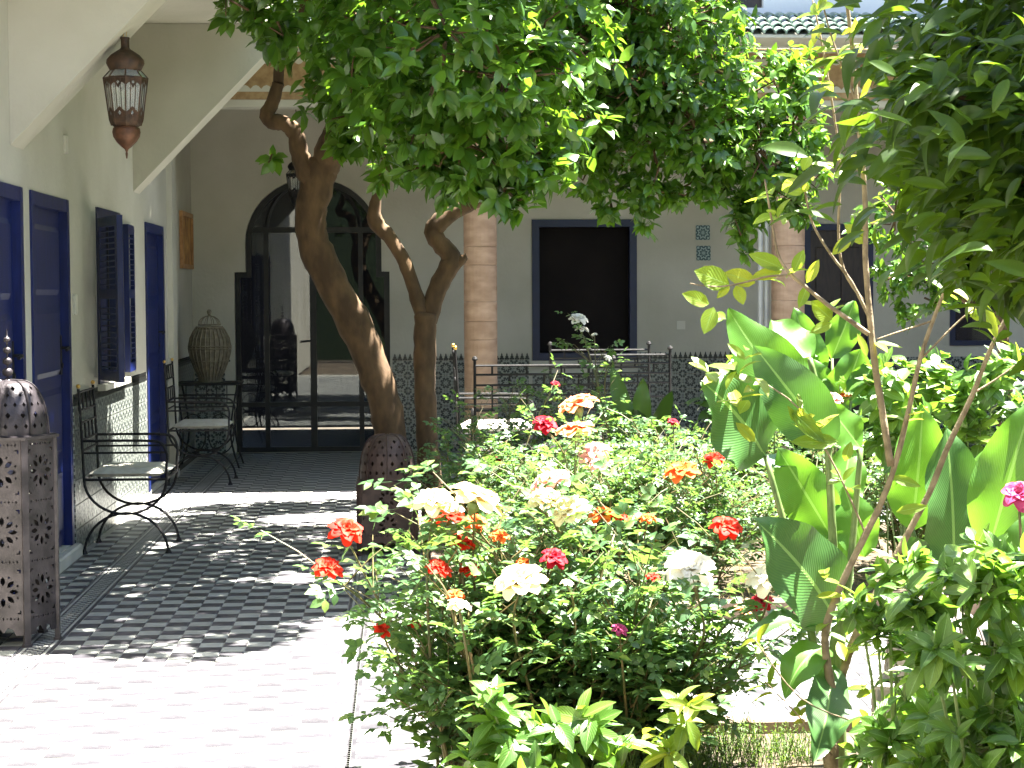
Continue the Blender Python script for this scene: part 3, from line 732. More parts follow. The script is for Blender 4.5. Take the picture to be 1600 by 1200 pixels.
# ---- hanging lanterns
def hanging_lantern(label, loc, s=1.0, n=8, group='hanging metal lanterns', rust=rust, rust2=rust2):
    root = thing('hanging_lantern', label, 'lantern', loc, R(8), group)
    u = s*.00319
    def L(prof, nn=n, **k): return MB().lathe([(r*u, -z*u) for r, z in prof], nn, (0, 0, 0), **k)
    part('hook', MB().tube([(0, 0, 0), (.008*s, 0, -5*u), (.006*s, 0, -12*u)], .0015*s, 5).tube([(0, 0, 0), (-.008*s, 0, -5*u), (-.006*s, 0, -12*u)], .0015*s, 5), brass, root, local=True)
    part('neck', L([(7, 12), (7.3, 14), (6.5, 16), (6.5, 28), (8, 30)], 12, cap=True), rust, root, local=True)
    part('cap', L([(8, 30), (13, 33), (22, 39), (28, 46), (29, 52), (26, 58), (24, 62), (23, 63)], 16), rust, root, local=True, smooth=True)
    part('upper_glass', L([(23, 63), (33, 74)]), lens_glass, root, local=True)
    mb = L([(33, 73.5), (34, 74), (34.3, 77), (32.5, 77)])
    part('band', mb, rust, root, local=True)
    part('glass', L([(32.5, 76), (24.5, 138)]), lens_glass, root, local=True)
    for k in range(n):
        a = 2*math.pi*k/n; ca, sa = math.cos(a), math.sin(a); a2 = 2*math.pi*(k+1)/n; c2, s2 = math.cos(a2), math.sin(a2)
        part('rib', MB().tube([(23.5*u*ca, 23.5*u*sa, -63*u), (33.6*u*ca, 33.6*u*sa, -74*u), (25.2*u*ca, 25.2*u*sa, -138*u), (22*u*ca, 22*u*sa, -147*u)], 1.1*u, 5), rust, root, local=True)
        # lace borders top and bottom of each pane, with two thin glazing bars
        def mp(q, z, w_):
            r = 33.4-(z-76)*8/62; x0, y0, x1, y1 = r*ca, r*sa, r*c2, r*s2
            return ((x0+(x1-x0)*q)*u, (y0+(y1-y0)*q)*u, -z*u)
        lace = [(0, 77), (1, 77), (1, 88), (.86, 85), (.75, 83), (.62, 87), (.5, 92), (.38, 87), (.25, 83), (.14, 85), (0, 88)]
        part('lace', MB().plate(lace, [diamond(.5, 83, .1, 3)], 0, mp), rust, root, local=True)
        lace2 = [(0, 138), (1, 138), (1, 128), (.8, 125), (.5, 119), (.2, 125), (0, 128)]
        part('lace', MB().plate(lace2, [diamond(.5, 129, .12, 4)], 0, mp), rust, root, local=True)
        for q in (.33, .67): part('glazing_bar', MB().tube([mp(q, 77, 0), mp(q, 136, 0)], .55*u, 4), rust, root, local=True)
    part('lower_band', L([(25.4, 137), (24, 143), (21, 147), (18, 149)]), rust, root, local=True)
    part('cup', L([(17, 148), (20.5, 151), (21.5, 157), (20, 164), (15, 172), (8, 179), (3, 183), (1.4, 187), (2, 190), (1, 197)], 16), rust2, root, local=True, smooth=True)
hp = P(195, 46, YB1+.12)
hanging_lantern('rusty glazed lantern hanging from the nearer white bracket, upper left', hp)
hp2 = P(463, 236, 16.2)
hanging_lantern('small black lantern hanging before the arched glass door, behind the tree trunk', hp2, .85, rust=iron, rust2=iron)
o = thing('lantern_cord', 'thin dark cord holding the small lantern in front of the arched door', 'cord', (hp2.x, 16.2, 3.5))
part('cord', MB().tube([(hp2.x, 16.2, hp2.z-.005), (hp2.x, 16.2, 3.5)], .004, 5), iron, o)

# ---- wrought iron chairs
def iron_chair(label, loc, rz=0, sc_=1.0, group='wrought iron armchairs', W=.5, D=.47):
    root = thing('iron_chair', label, 'chair', loc, rz, group); root.scale = (sc_,)*3; t = .0085
    for y in (0, W):
        k = lambda pts: [(a, y, b) for a, b in pts]
        part('leg', MB().tube(k([(D/2+D/2*math.cos(R(a))*1.02, .235*math.sin(R(a))) for a in range(0, 181, 10)]), t, 6).lathe([(.02, 0), (.012, .02), (.006, .03)], 8, (-.005, y, 0)).lathe([(.02, 0), (.012, .02), (.006, .03)], 8, (D+.005, y, 0)), iron, root, local=True)
        part('curved_brace', MB().tube(k([(D/2+D/2*math.cos(R(a)), .43-.2*math.sin(R(a))) for a in range(0, 181, 10)]), t, 6), iron, root, local=True)
        bp_ = part('back_post', MB().tube([(0, y, .42), (-.01, y, .7), (-.025, y, .955)], t, 6), iron, root, local=True)
        part('ball', MB().lathe([(.003, -.015)]+[(.013*math.sin(math.pi*i/6), -.013*math.cos(math.pi*i/6)) for i in range(7)], 10, (-.025, y, .97)), brass, bp_, local=True, smooth=True)
        part('armrest', MB().tube(k([(-.008, .655), (D*.55, .655), (D-.07, .65), (D-.02, .63), (D+.005, .57), (D, .5), (D, .42)]), t, 6, smooth=4), iron, root, local=True)
        part('side_rail', MB().tube(k([(-.005, .585), (D, .585)]), t*.8, 6), iron, root, local=True)
    zs_ = (.935, .83, .76, .66, .6)
    bx = lambda z: -.01-.015*(z-.7)/.25
    for z in zs_: part('back_rail', MB().tube([(bx(z), 0, z), (bx(z), W, z)], t*.8, 6), iron, root, local=True)
    for y in (W*.25, W*.5, W*.75):
        for a, b_ in ((.83, .935), (.66, .76)): part('back_spindle', MB().tube([(bx(a), y, a), (bx(b_), y, b_)], t*.7, 6), iron, root, local=True)
    part('seat_frame', MB().tube([(0, 0, .43), (D, 0, .43), (D, W, .43), (0, W, .43), (0, 0, .43)], t, 6), iron, root, local=True)
    mb = MB(); nx_, ny_ = 8, 8; vs = []
    def prof(i, j, up):
        x, y = i/nx_, j/ny_; e = min(x, 1-x, y, 1-y); rr = min(1, (e/.12))**.5 if e > 0 else 0
        return (.02+x*(D-.025), .015+y*(W-.03), .462+up*(.03*rr*(1-.12*math.exp(-((x-.5)**2+(y-.5)**2)*20))))
    top = [prof(i, j, 1) for i in range(nx_+1) for j in range(ny_+1)]; bot = [prof(i, j, -.75) for i in range(nx_+1) for j in range(ny_+1)]
    q = (nx_+1)*(ny_+1); fs = []
    for i in range(nx_):
        for j in range(ny_):
            a = i*(ny_+1)+j; b_ = a+1; c_ = a+ny_+2; d_ = a+ny_+1; fs += [(a, d_, c_, b_), (a+q, b_+q, c_+q, d_+q)]
    mb.add(top+bot, fs); part('cushion', mb, cream, root, local=True, smooth=True)
    return root
f0 = G(128, 866)
iron_chair('wrought iron armchair with cream cushion standing on the tiles by the blue window', (f0.x+.02, f0.y, 0))
iron_chair('wrought iron chair with cream cushion in front of the birdcage table', (XW+.06, 14.35, 0))
iron_chair('iron armchair partly hidden between the tree trunk and the left pink column', (P(718, 600, 12.95).x, 12.95, 0), 0, 1.14)
# benches seen from behind
def iron_bench(label, x0, x1, y, H, group='wrought iron benches', rails=(0, .06, .13, .2, .3)):
    root = thing('iron_bench', label, 'bench', (x0, y, 0), 0, group); W = x1-x0; t = .011
    for x in (0, W):
        part('post', MB().tube([(x, 0, 0), (x, 0, H)], t, 6).lathe([(.016, -.01), (.02, .0), (.012, .016), (.0, .02)], 8, (x, 0, H)), iron, root, local=True)
        part('leg', MB().tube([(x, .5, 0), (x, .5, .43)], t, 6), iron, root, local=True)
        part('armrest', MB().tube([(x, 0, .68), (x, .3, .7), (x, .46, .66), (x, .5, .55), (x, .5, .43)], t, 6, smooth=3), iron, root, local=True)
    for dz in rails: part('back_rail', MB().tube([(0, 0, H-.045-dz), (W, 0, H-.045-dz)], t*.75, 6), iron, root, local=True)
    n = max(2, round(W/.11))
    for k in range(1, n):
        a, b_ = ((.0, .06) if k % 2 else (.06, .13))
        part('back_spindle', MB().tube([(W*k/n, 0, H-.045-a), (W*k/n, 0, H-.045-b_)], t*.7, 6).tube([(W*k/n, 0, H-.045-.13), (W*k/n, 0, H-.045-.3)], t*.6, 5) if k % 2 else MB().tube([(W*k/n, 0, H-.045-a), (W*k/n, 0, H-.045-b_)], t*.7, 6), iron, root, local=True)
    part('seat', MB().bbox(.02, W-.02, .02, .48, .42, .45, .01), iron, root, local=True)
for lab, a, b_, y, yt in (('low iron bench with a gridded back, nearest behind the roses', 742, 958, 12.1, 561),
                          ('iron bench at the back, its tall post under the dark window', 860, 1014, 13.6, 538),
                          ('iron bench whose right end post stands before the blank white wall', 920, 1047, 13.0, 545)):
    iron_bench(lab, P(a, 600, y).x, P(b_, 600, y).x, y, P(a, yt, y).z)
# ---- birdcage table and cage in the corner
tp = P(328, 597, 15.9); t = thing('side_table', 'small wrought iron side table in the corner under the birdcage', 'table', (tp.x, 15.9, 0))
HT = tp.z
part('table_top', MB().bbox(tp.x-.29, tp.x+.27, 15.68, 16.16, HT-.02, HT, .005), iron, t)
part('apron', MB().tube([(tp.x-.27, 15.7, HT-.1), (tp.x+.25, 15.7, HT-.1)], .007, 5).tube([(tp.x-.27, 15.7, HT-.17), (tp.x+.25, 15.7, HT-.17)], .007, 5), iron, t)
for k in range(7): part('spindle', MB().tube([(tp.x-.27+k*.0867, 15.7, HT-.17), (tp.x-.27+k*.0867, 15.7, HT-.02)], .005, 5), iron, t)
for sx_ in (-1, 1):
    for yy in (15.7, 16.14): part('leg', MB().tube([(tp.x-.01+sx_*.27, yy, 0), (tp.x-.01+sx_*.2, yy, .3), (tp.x-.01+sx_*.26, yy, HT-.02)], .009, 6, smooth=4), iron, t)
for a0, s_ in ((tp.x-.13, 1), (tp.x+.11, -1)):
    part('scroll', MB().tube(arc(a0, .3, .11, .17, 0, 360, 20, lambda u, v: (u, 15.7, v)), .006, 5, cap=False), iron, t)
bc = thing('birdcage', 'pale wire birdcage with bulging body on the corner side table', 'birdcage', (tp.x, 15.92, HT))
u = 1/179.5
prof = [(17, 0), (18, 8), (24, 20), (29, 33), (32.5, 47), (33, 55), (30.5, 68), (25, 79), (20, 86)]
for k in range(26):
    a = 2*math.pi*k/26; part('wire', MB().tube([(tp.x+r*u*math.cos(a), 15.92+r*u*math.sin(a), HT+.002+z*u) for r, z in prof], .0045, 4), wicker, bc)
for r, z, th in ((17, 1.2, .009), (29.3, 33, .004), (33.3, 52, .005), (33.3, 56, .005), (20.5, 84, .012), (17, 89, .006)):
    part('hoop', MB().tube([(tp.x+r*u*math.cos(R(a)), 15.92+r*u*math.sin(R(a)), HT+z*u) for a in range(0, 361, 15)], th, 5, cap=False), wicker, bc)
for k in range(10):
    a = 2*math.pi*k/10; part('dome_wire', MB().tube([(tp.x+17*u*math.cos(a)*math.cos(R(b_)), 15.92+17*u*math.sin(a)*math.cos(R(b_)), HT+(89+14*math.sin(R(b_)))*u) for b_ in (0, 20, 40, 60, 80)], .003, 4), wicker, bc)
part('finial', MB().lathe([(.02, 0), (.012, .012), (.02, .03), (.022, .045), (.01, .06)], 10, (tp.x, 15.92, HT+102*u)), wicker, bc)
part('lining', MB().lathe([((r-1.6)*u, z*u+.003) for r, z in prof], 26, (tp.x, 15.92, HT)), wicker, bc)
part('base_tray', MB().lathe([(0, .001), (.11, .001), (.11, .012), (0, .012)], 20, (tp.x, 15.92, HT)), wicker, bc)
# ---- picture on the recessed wall, wall plaques
y0, y1 = WX(280, 370, XW-.06).y, WX(297, 370, XW-.06).y; z1, z0 = WX(280, 329, XW-.06).z, WX(280, 419, XW-.06).z
pf = thing('framed_picture', 'gilt framed narrow picture on the left wall near the corner', 'picture', (XW-.06, y0, z0))
part('frame', MB().plate(rect(y0, y1, z0, z1), [rect(y0+.04, y1-.04, z0+.04, z1-.04)], .03, lambda a, b_, w_: (XW-.028-w_, a, b_)), gold, pf)
part('canvas', MB().box(XW-.059, XW-.045, y0+.03, y1-.03, z0+.03, z1-.03), MAT('ochre painting', (.25, .1, .03), (.6, .33, .1), 7, .7), pf)
def plaque(lab, xa, xb, ya, yb):
    a, b_ = P(xa, yb, YF), P(xb, ya, YF); w_, h_ = b_.x-a.x, b_.z-a.z
    mb = MB(); t_ = .012
    vs = [(0, -t_, 0), (w_, -t_, 0), (w_, -t_, h_), (0, -t_, h_), (0, -.001, 0), (w_, -.001, 0), (w_, -.001, h_), (0, -.001, h_)]
    mb.add(vs, [(0, 1, 2, 3), (0, 4, 5, 1), (1, 5, 6, 2), (2, 6, 7, 3), (3, 7, 4, 0)]); mb.uv = [(0, 0), (1, 0), (1, 1), (0, 1)]*2
    o = bpy.data.objects.new('wall_plaque', mesh('wall_plaque', mb, plaque_mat)); C.objects.link(o); o.location = (a.x, YF, a.z)
    tag(o, lab, 'wall plaque', 'glazed tile plaques on the far wall')
plaque('upper of the two glazed tile plaques on the far wall', 1087, 1109, 352, 375)
plaque('lower of the two glazed tile plaques on the far wall', 1088, 1110, 384, 407)
# ================================================================ PLANTS
def leaf_tmpl(nl, wid, fold=.12, droop=.15, peak=.45, wave=0.0, nu=2, seed=0):
    """leaf of length 1 along +Y, normal +Z, returns (verts, faces, uvs)"""
    vs, fs, uv = [], [], []; rr = random.Random(seed); ph = rr.random()*6
    for i in range(nl+1):
        t = i/nl
        w_ = wid*.5*(math.sin(math.pi*min(1, max(0, t**(math.log(.5)/math.log(peak)))))**.75) if 0 < i < nl else wid*.015
        for j in range(nu+1):
            q = -1+2*j/nu
            vs.append((q*w_, t-droop*t*t*.3, -droop*t*t + fold*abs(q)*w_*2 + wave*math.sin(t*9+ph+(q > 0)*2)*abs(q)*wid))
            uv.append((j/nu, t))
    n = nu+1
    for i in range(nl):
        for j in range(nu):
            a = i*n+j; fs.append((a, a+1, a+1+n, a+n))
    return vs, fs, uv
def compound(seed, n=5, lw_=.6):
    """rose leaf: leaflets along a rachis, length 1"""
    V_, F_, U_ = [], [], []; rr = random.Random(seed)
    spots = [(0.62, 0, 1.0)]
    for k in range((n-1)//2):
        t = .6-.3*k
        spots += [(t, 1, .82-.08*k), (t, -1, .82-.08*k)]
    for t, sd, sz in spots:
        vs, fs, uv = leaf_tmpl(3, lw_, .16, .1+rr.random()*.15, .45)
        a = -sd*R(62+rr.uniform(-8, 8)); ca, sa = math.cos(a), math.sin(a); L = .42*sz; tilt = rr.uniform(-.25, .25)
        b = len(V_)
        for x, y, z in vs:
            x, y, z = x*L, y*L, z*L; x, z = x*math.cos(tilt)+z*math.sin(tilt), -x*math.sin(tilt)+z*math.cos(tilt)
            X, Y_ = x*ca-y*sa, x*sa+y*ca
            V_.append((X+(-sd)*-.03*0, Y_+t, z-.18*t*t))
        F_ += [tuple(i+b for i in f) for f in fs]; U_ += uv
    b = len(V_); V_ += [(-.008, 0, 0), (.008, 0, 0), (.006, .65, -.075), (-.006, .65, -.075)]; F_.append((b, b+1, b+2, b+3)); U_ += [(.5, .5)]*4
    return V_, F_, U_
def orient(p, d, nrm, s, sw=1.0):
    d = d.normalized(); x = d.cross(nrm)
    if x.length < 1e-4: x = d.orthogonal()
    x.normalize(); n_ = x.cross(d)
    return Matrix(((x.x*s*sw, d.x*s, n_.x*s, p.x), (x.y*s*sw, d.y*s, n_.y*s, p.y), (x.z*s*sw, d.z*s, n_.z*s, p.z), (0, 0, 0, 1)))
def foliage(root, name, tmpls, xf, mt, cap=300, smooth=True, stuff=None):
    """xf: list of (template index, world matrix); the nearest ones in view become parts, the rest one stuff part"""
    b = base(root)
    def score(M_):
        v = M_.translation-EYEV; d = v.dot(F); px = 800+FPX*v.dot(RC)/d; py = 600-FPX*v.dot(UC)/d
        return d + (0 if -20 < px < 1620 and -20 < py < 1220 else 1000)
    xf = sorted(xf, key=lambda t: score(t[1]))
    ms = []
    for vs, fs, uv in tmpls:
        mb = MB(); mb.add(vs, fs); mb.uv = uv; ms.append(mesh(name, mb, mt, smooth))
    for k, M_ in xf[:cap]:
        o = bpy.data.objects.new(name, ms[k]); C.objects.link(o); o.parent = root; o.matrix_basis = Matrix.Translation(-b) @ M_
    rest_ = xf[cap:]
    if not rest_: return
    VV, FF, UU, off = [], [], [], 0
    for k in range(len(tmpls)):
        Ms = [M_ for kk, M_ in rest_ if kk == k]
        if not Ms: continue
        A = np.array([[list(r_) for r_ in M_] for M_ in Ms]); vs = np.array(tmpls[k][0]); vh = np.c_[vs, np.ones(len(vs))]
        W_ = np.einsum('nij,vj->nvi', A, vh)[..., :3].reshape(-1, 3) - np.array(b)
        fs = tmpls[k][1]; nv = len(vs)
        f4 = np.array([f for f in fs]); 
        FF.append((f4[None]+(np.arange(len(Ms))*nv)[:, None, None]+off).reshape(-1, 4)); VV.append(W_); UU.append(np.tile(np.array(tmpls[k][2]), (len(Ms), 1))); off += len(W_)
    Vv, Ff, Uu = np.concatenate(VV), np.concatenate(FF), np.concatenate(UU)
    me = bpy.data.meshes.new(stuff or name); me.vertices.add(len(Vv)); me.vertices.foreach_set('co', Vv.astype(np.float32).ravel())
    me.loops.add(Ff.size); me.loops.foreach_set('vertex_index', Ff.astype(np.int32).ravel())
    me.polygons.add(len(Ff)); me.polygons.foreach_set('loop_start', np.arange(0, Ff.size, 4, dtype=np.int32)); me.polygons.foreach_set('loop_total', np.full(len(Ff), 4, dtype=np.int32))
    ul = me.uv_layers.new(name='UVMap'); ul.data.foreach_set('uv', Uu[Ff.ravel()].astype(np.float32).ravel())
    me.materials.append(mt); me.polygons.foreach_set('use_smooth', np.ones(len(Ff), dtype=bool)); me.update(); me.validate()
    o = bpy.data.objects.new(stuff or name, me); C.objects.link(o); o.parent = root; o['kind'] = 'stuff'
UP = Vector((0, 0, 1))
def rosette(xf, p, tw, n, ls, nt_, spread=.9, sag=.25, upn=.75):
    """n leaves round a twig tip"""
    t = tw.normalized(); a = t.orthogonal().normalized(); b = t.cross(a); ph = rnd(0, 6.28)
    for k in range(n):
        an = ph+k*2.4; out = a*math.cos(an)+b*math.sin(an)
        d = (t*rnd(.25, .8)+out*spread*rnd(.7, 1.1)-UP*sag*rnd(.4, 1.6)).normalized()
        nr = (UP*upn+t*.75+V(0, -.35, 0)+rvec(.33)); pp = p - t*ls*rnd(0, .9)
        xf.append((random.randrange(nt_), orient(pp, d, nr, ls*rnd(.7, 1.2), rnd(.85, 1.15))))
T_or = [leaf_tmpl(3, .46, .14, d, .45, seed=i) for i, d in enumerate((.08, .2, .34))]
# ---- orange trees
def blob_clusters(xf, c, r, n, ls, nt_, twigs=None, centre=None, inner=.5):
    for _ in range(n):
        o = rvec().normalized(); rr = r*(inner+(1-inner)*random.random()**.5)*rnd(.85, 1.1)
        p = c+Vector((o.x*rr, o.y*rr, o.z*rr*.85))
        tw = o*.8+UP*.25+rvec(.35)
        rosette(xf, p, tw, random.randint(6, 9), ls, nt_, sag=.35)
        if twigs is not None and random.random() < .22:
            q = c+(p-c)*.15; mid = (p+q)/2+rvec(.04); twigs.tube([q, mid, p], [.008, .006, .003], 4, cap=False)
def limb(root, pts, r0, r1, mt=bark, name='limb', n=9, k=5):
    m_ = len(pts); rs = [r0+(r1-r0)*i/(m_-1) for i in range(m_)] if not hasattr(r0, '__len__') else r0
    pp, rr = catmull([Vector(p) for p in pts], rs, k)
    pp = [p+rvec(r_*.025) for p, r_ in zip(pp, rr)]; rr = [r_*rnd(.93, 1.07) for r_ in rr]
    return part(name, MB().tube(pp, rr, n), mt, root, smooth=True)
def pl(lst, Y): return [P(x, y, Y+(dy[0] if dy else 0)) for x, y, *dy in lst]

tA = thing('orange_tree', 'orange tree with the thick curved trunk leaning left over the tiled passage', 'tree', G(612, 846), 0, 'orange trees of the courtyard')
YA = G(612, 846).y
limb(tA, [G(616, 850)-V(0, 0, .05)]+pl([(614, 800), (612, 715), (603, 640), (578, 560), (540, 480), (500, 405), (485, 350), (492, 300), (506, 255)], YA), [.125, .108, .098, .1, .1, .102, .1, .098, .095, .1, .1], 0, name='trunk', n=14)
limb(tA, pl([(497, 300), (480, 270), (468, 240), (462, 210), (445, 193), (425, 190), (417, 178), (426, 160), (435, 130)], YA-.02), [.07, .065, .055, .05, .048, .05, .046, .04, .036], 0)
limb(tA, pl([(508, 262), (520, 225, -.1), (535, 180, -.3), (560, 110, -.6), (590, 30, -.9), (620, -60, -1.2)], YA), .095, .04)
limb(tA, pl([(508, 262), (520, 215, .1), (560, 160, .3), (620, 90, .6), (680, 0, .8)], YA), .07, .03)
limb(tA, pl([(435, 130), (440, 80, -.1), (470, 20, -.3), (500, -60, -.5)], YA), .032, .02)
tw = MB(); xfA = []
blobsA = [(475, 65, 9.9, .2, 14), (440, 35, 9.6, .2, 8), (395, 14, 9.6, .16, 6), (565, 110, 10.2, .36, 30), (600, 50, 9.3, .5, 50), (590, 170, 10.0, .34, 30), (660, 150, 9.3, .42, 44),
          (700, 50, 8.9, .5, 52), (720, 220, 9.2, .34, 32), (790, 120, 9.0, .42, 44), (800, 240, 9.3, .27, 26), (840, 60, 9.3, .46, 44), (640, 230, 10.2, .2, 12), (560, 215, 10.4, .2, 12), (860, 180, 9.6, .3, 24),
          (505, 150, 10.4, .15, 6), (425, 240, 11.0, .06, 1), (700, 285, 9.3, .16, 9), (790, 300, 9.2, .14, 9), (840, 268, 9.3, .18, 10), (600, 262, 10.6, .12, 4), (540, 205, 10.6, .14, 6)]
for px, py, Y_, r_, n in blobsA: blob_clusters(xfA, P(px, py, Y_), r_, int(n*1.45), .114, 3, tw)
for cx, cyy, cz, r_, n in ((-.5, 9.0, 3.5, .6, 60), (.1, 8.8, 3.7, .7, 70), (.7, 9.2, 3.6, .65, 60), (-.2, 10.2, 3.8, .75, 70), (.5, 10.6, 4.0, .8, 70), (-.55, 10.6, 3.6, .45, 40), (-.6, 11.6, 3.5, .6, 50), (.1, 11.8, 3.6, .6, 45), (-.6, 9.8, 3.5, .4, 34),
                          (-.1, 12.3, 3.4, .45, 34), (-.35, 12.0, 3.6, .4, 34), (.5, 8.3, 3.75, .55, 40), (-.35, 8.4, 3.55, .5, 38), (-.5, 11.3, 4.0, .5, 34), (.2, 13.05, 3.1, .42, 30), (.75, 13.1, 3.2, .42, 30), (.2, 12.9, 3.5, .5, 34)):
    blob_clusters(xfA, V(cx, cyy, cz), r_, int(n*3.2), .11, 3, tw)
part('twigs', tw, bark, tA, kind='stuff')
foliage(tA, 'leaf', T_or, xfA, leaf_orange, 300, stuff='crown')

tB = thing('orange_tree', 'orange tree with the slim forked trunk rising from the rose bed, crown to the right', 'tree', G(672, 842), 0, 'orange trees of the courtyard')
YB = G(672, 842).y
limb(tB, [G(676, 850)-V(0, 0, .05)]+pl([(676, 790), (668, 700), (664, 610), (664, 540), (666, 490)], YB), [.085, .074, .068, .066, .066, .07], 0, name='trunk', n=12)
limb(tB, pl([(664, 505), (648, 455), (632, 410), (608, 370), (586, 345), (588, 310), (598, 270), (610, 200), (630, 120)], YB), [.05, .045, .042, .044, .048, .032, .028, .024, .02], 0)
limb(tB, pl([(668, 500), (684, 450), (704, 412), (700, 395), (678, 368), (684, 350), (710, 330), (745, 312), (790, 285), (850, 230), (920, 160)], YB+.02), [.062, .06, .066, .058, .055, .058, .052, .05, .046, .04, .03], 0)
limb(tB, pl([(706, 420), (722, 404), (724, 402)], YB+.02), .035, .03, k=3)
limb(tB, pl([(790, 285), (880, 250, .3), (980, 230, .6), (1080, 220, .9), (1180, 230, 1.0)], YB+.02), .036, .014)
limb(tB, pl([(850, 230), (900, 100, .1), (980, 20, .2), (1060, -60, .3)], YB), .034, .016)
tw = MB(); xfB = []
blobsB = [(930, 70, 10.6, .42, 50), (930, 190, 10.8, .36, 38), (925, 262, 10.9, .24, 18), (1000, 130, 10.6, .42, 50), (1020, 220, 10.8, .36, 38), (1000, 300, 10.9, .2, 14), (1085, 100, 10.8, .42, 50), (1090, 200, 10.8, .4, 46),
          (1100, 275, 11.0, .24, 20), (1170, 140, 11.0, .4, 44), (1180, 230, 11.0, .36, 36), (1190, 295, 11.1, .24, 18), (1165, 350, 11.1, .16, 9), (1168, 392, 11.1, .08, 2), (1240, 190, 11.1, .26, 20), (1235, 270, 11.1, .27, 20), (1245, 330, 11.1, .14, 7),
          (1240, 110, 11.1, .2, 12), (1060, 20, 10.6, .45, 50), (970, 10, 10.6, .42, 44), (870, 20, 10.8, .4, 40), (955, 325, 10.8, .1, 4), (1010, 350, 10.8, .07, 2), (1060, 310, 10.9, .12, 5)]
for px, py, Y_, r_, n in blobsB: blob_clusters(xfB, P(px, py, Y_), r_, int(n*1.9), .09, 3, tw)
for cx, cyy, cz, r_, n in ((1.2, 10.4, 3.7, .7, 60), (1.8, 10.8, 3.6, .6, 55), (1.0, 11.6, 3.5, .7, 55), (.5, 11.6, 3.0, .5, 34), (1.7, 11.7, 3.3, .5, 35)):
    blob_clusters(xfB, V(cx, cyy, cz), r_, int(n*2.6), .095, 3, tw)
part('twigs', tw, bark, tB, kind='stuff')
foliage(tB, 'leaf', T_or, xfB, leaf_orange, 300, stuff='crown')

tC = thing('orange_tree', 'smaller orange tree on the right beyond the cannas, by the far wall', 'tree', G(1568, 790), 0, 'orange trees of the courtyard')
YC_ = G(1568, 790).y
limb(tC, [G(1568, 800)-V(0, 0, .02)]+pl([(1566, 700), (1572, 600), (1566, 520), (1560, 440), (1550, 360)], YC_), .05, .035, name='trunk')
limb(tC, pl([(1562, 500), (1510, 470, .2), (1440, 440, .3), (1400, 430, .4)], YC_), .028, .012)
tw = MB(); xfC = []
for px, py, r_, n in ((1400, 430, .2, 18), (1440, 465, .22, 20), (1430, 405, .25, 24), (1480, 430, .22, 20), (1540, 400, .35, 34), (1600, 400, .4, 40), (1500, 350, .35, 36), (1590, 300, .4, 40), (1420, 498, .08, 3), (1400, 340, .3, 24)):
    blob_clusters(xfC, P(px, py, YC_+.2), r_, n, .085, 3, tw)
part('twigs', tw, bark, tC, kind='stuff')
foliage(tC, 'leaf', T_or, xfC, leaf_orange, 120, stuff='crown')

# ---- roses
T_rose = [compound(i) for i in range(5)]
def bloom_mesh(col, seed, dbl=1.0):
    rr = random.Random(seed); V_, F_, U_ = [], [], []
    rings = [(3, .22, 15, .5), (5, .42, 35, .66), (6, .62, 55, .8), (7, .8, 74, .95), (6, .95, 92, 1.0)]
    for ri_, (cnt, rad, op, sz) in enumerate(rings):
        for k in range(cnt):
            a = 2*math.pi*(k+.5*ri_)/cnt+rr.uniform(-.2, .2); op_ = R(op+rr.uniform(-9, 9)); b = len(V_); nn = 4
            for i in range(nn+1):
                t = i/nn
                w_ = .42*sz*math.sin(math.pi*(.12+.72*t))**.8
                # petal curve: rises then rolls outward
                rad_ = t*sz*math.sin(op_)*.95+.05; z = t*sz*math.cos(op_)*.9 + .16*math.sin(math.pi*t)*math.sin(op_)
                if t > .75: rad_ += (t-.75)*.35; z -= (t-.75)*.3
                for j in range(4):
                    q = -1+2*j/3; ru = .05*math.sin(t*7+q*4+k*2+seed)
                    x = rad_-abs(q)**2*.14*sz; y = q*w_
                    V_.append((x*math.cos(a)-y*math.sin(a), x*math.sin(a)+y*math.cos(a), z+ru*t+abs(q)**2*.1*sz)); U_.append((j/3, t))
            for i in range(nn):
                for j in range(3):
                    c_ = b+i*4+j; F_.append((c_, c_+1, c_+5, c_+4))
    mb = MB(); mb.add(V_, F_); mb.uv = U_
    return mesh('bloom', mb, PET[col], True)
bloomc = {}
def bloom(root, p, col, size, face=None, lab=None):
    key = (col, random.randrange(3))
    if key not in bloomc: bloomc[key] = bloom_mesh(col, key[1]*7+len(bloomc))
    d = (face or V(rnd(-.4, .4), rnd(-.7, 0), 1)).normalized(); x = d.orthogonal().normalized(); a = rnd(0, 6.28)
    x = x*math.cos(a)+d.cross(x)*math.sin(a); y = d.cross(x); s_ = size/2
    M_ = Matrix(((x.x*s_, y.x*s_, d.x*s_, p.x), (x.y*s_, y.y*s_, d.y*s_, p.y), (x.z*s_, y.z*s_, d.z*s_, p.z), (0, 0, 0, 1)))
    o = bpy.data.objects.new('bloom', bloomc[key]); C.objects.link(o); o.parent = root; o.matrix_basis = Matrix.Translation(-base(root)) @ M_
    o['label'] = lab or f'{col} rose bloom'
    part('sepals', MB().lathe([(.05*s_, -.5*s_), (.2*s_, -.25*s_), (.22*s_, -.05*s_), (.1*s_, 0)], 6, (0, 0, 0)), green_stem, root, local=True).matrix_basis = Matrix.Translation(-base(root)) @ Matrix(((x.x, y.x, d.x, p.x), (x.y, y.y, d.y, p.y), (x.z, y.z, d.z, p.z), (0, 0, 0, 1)))
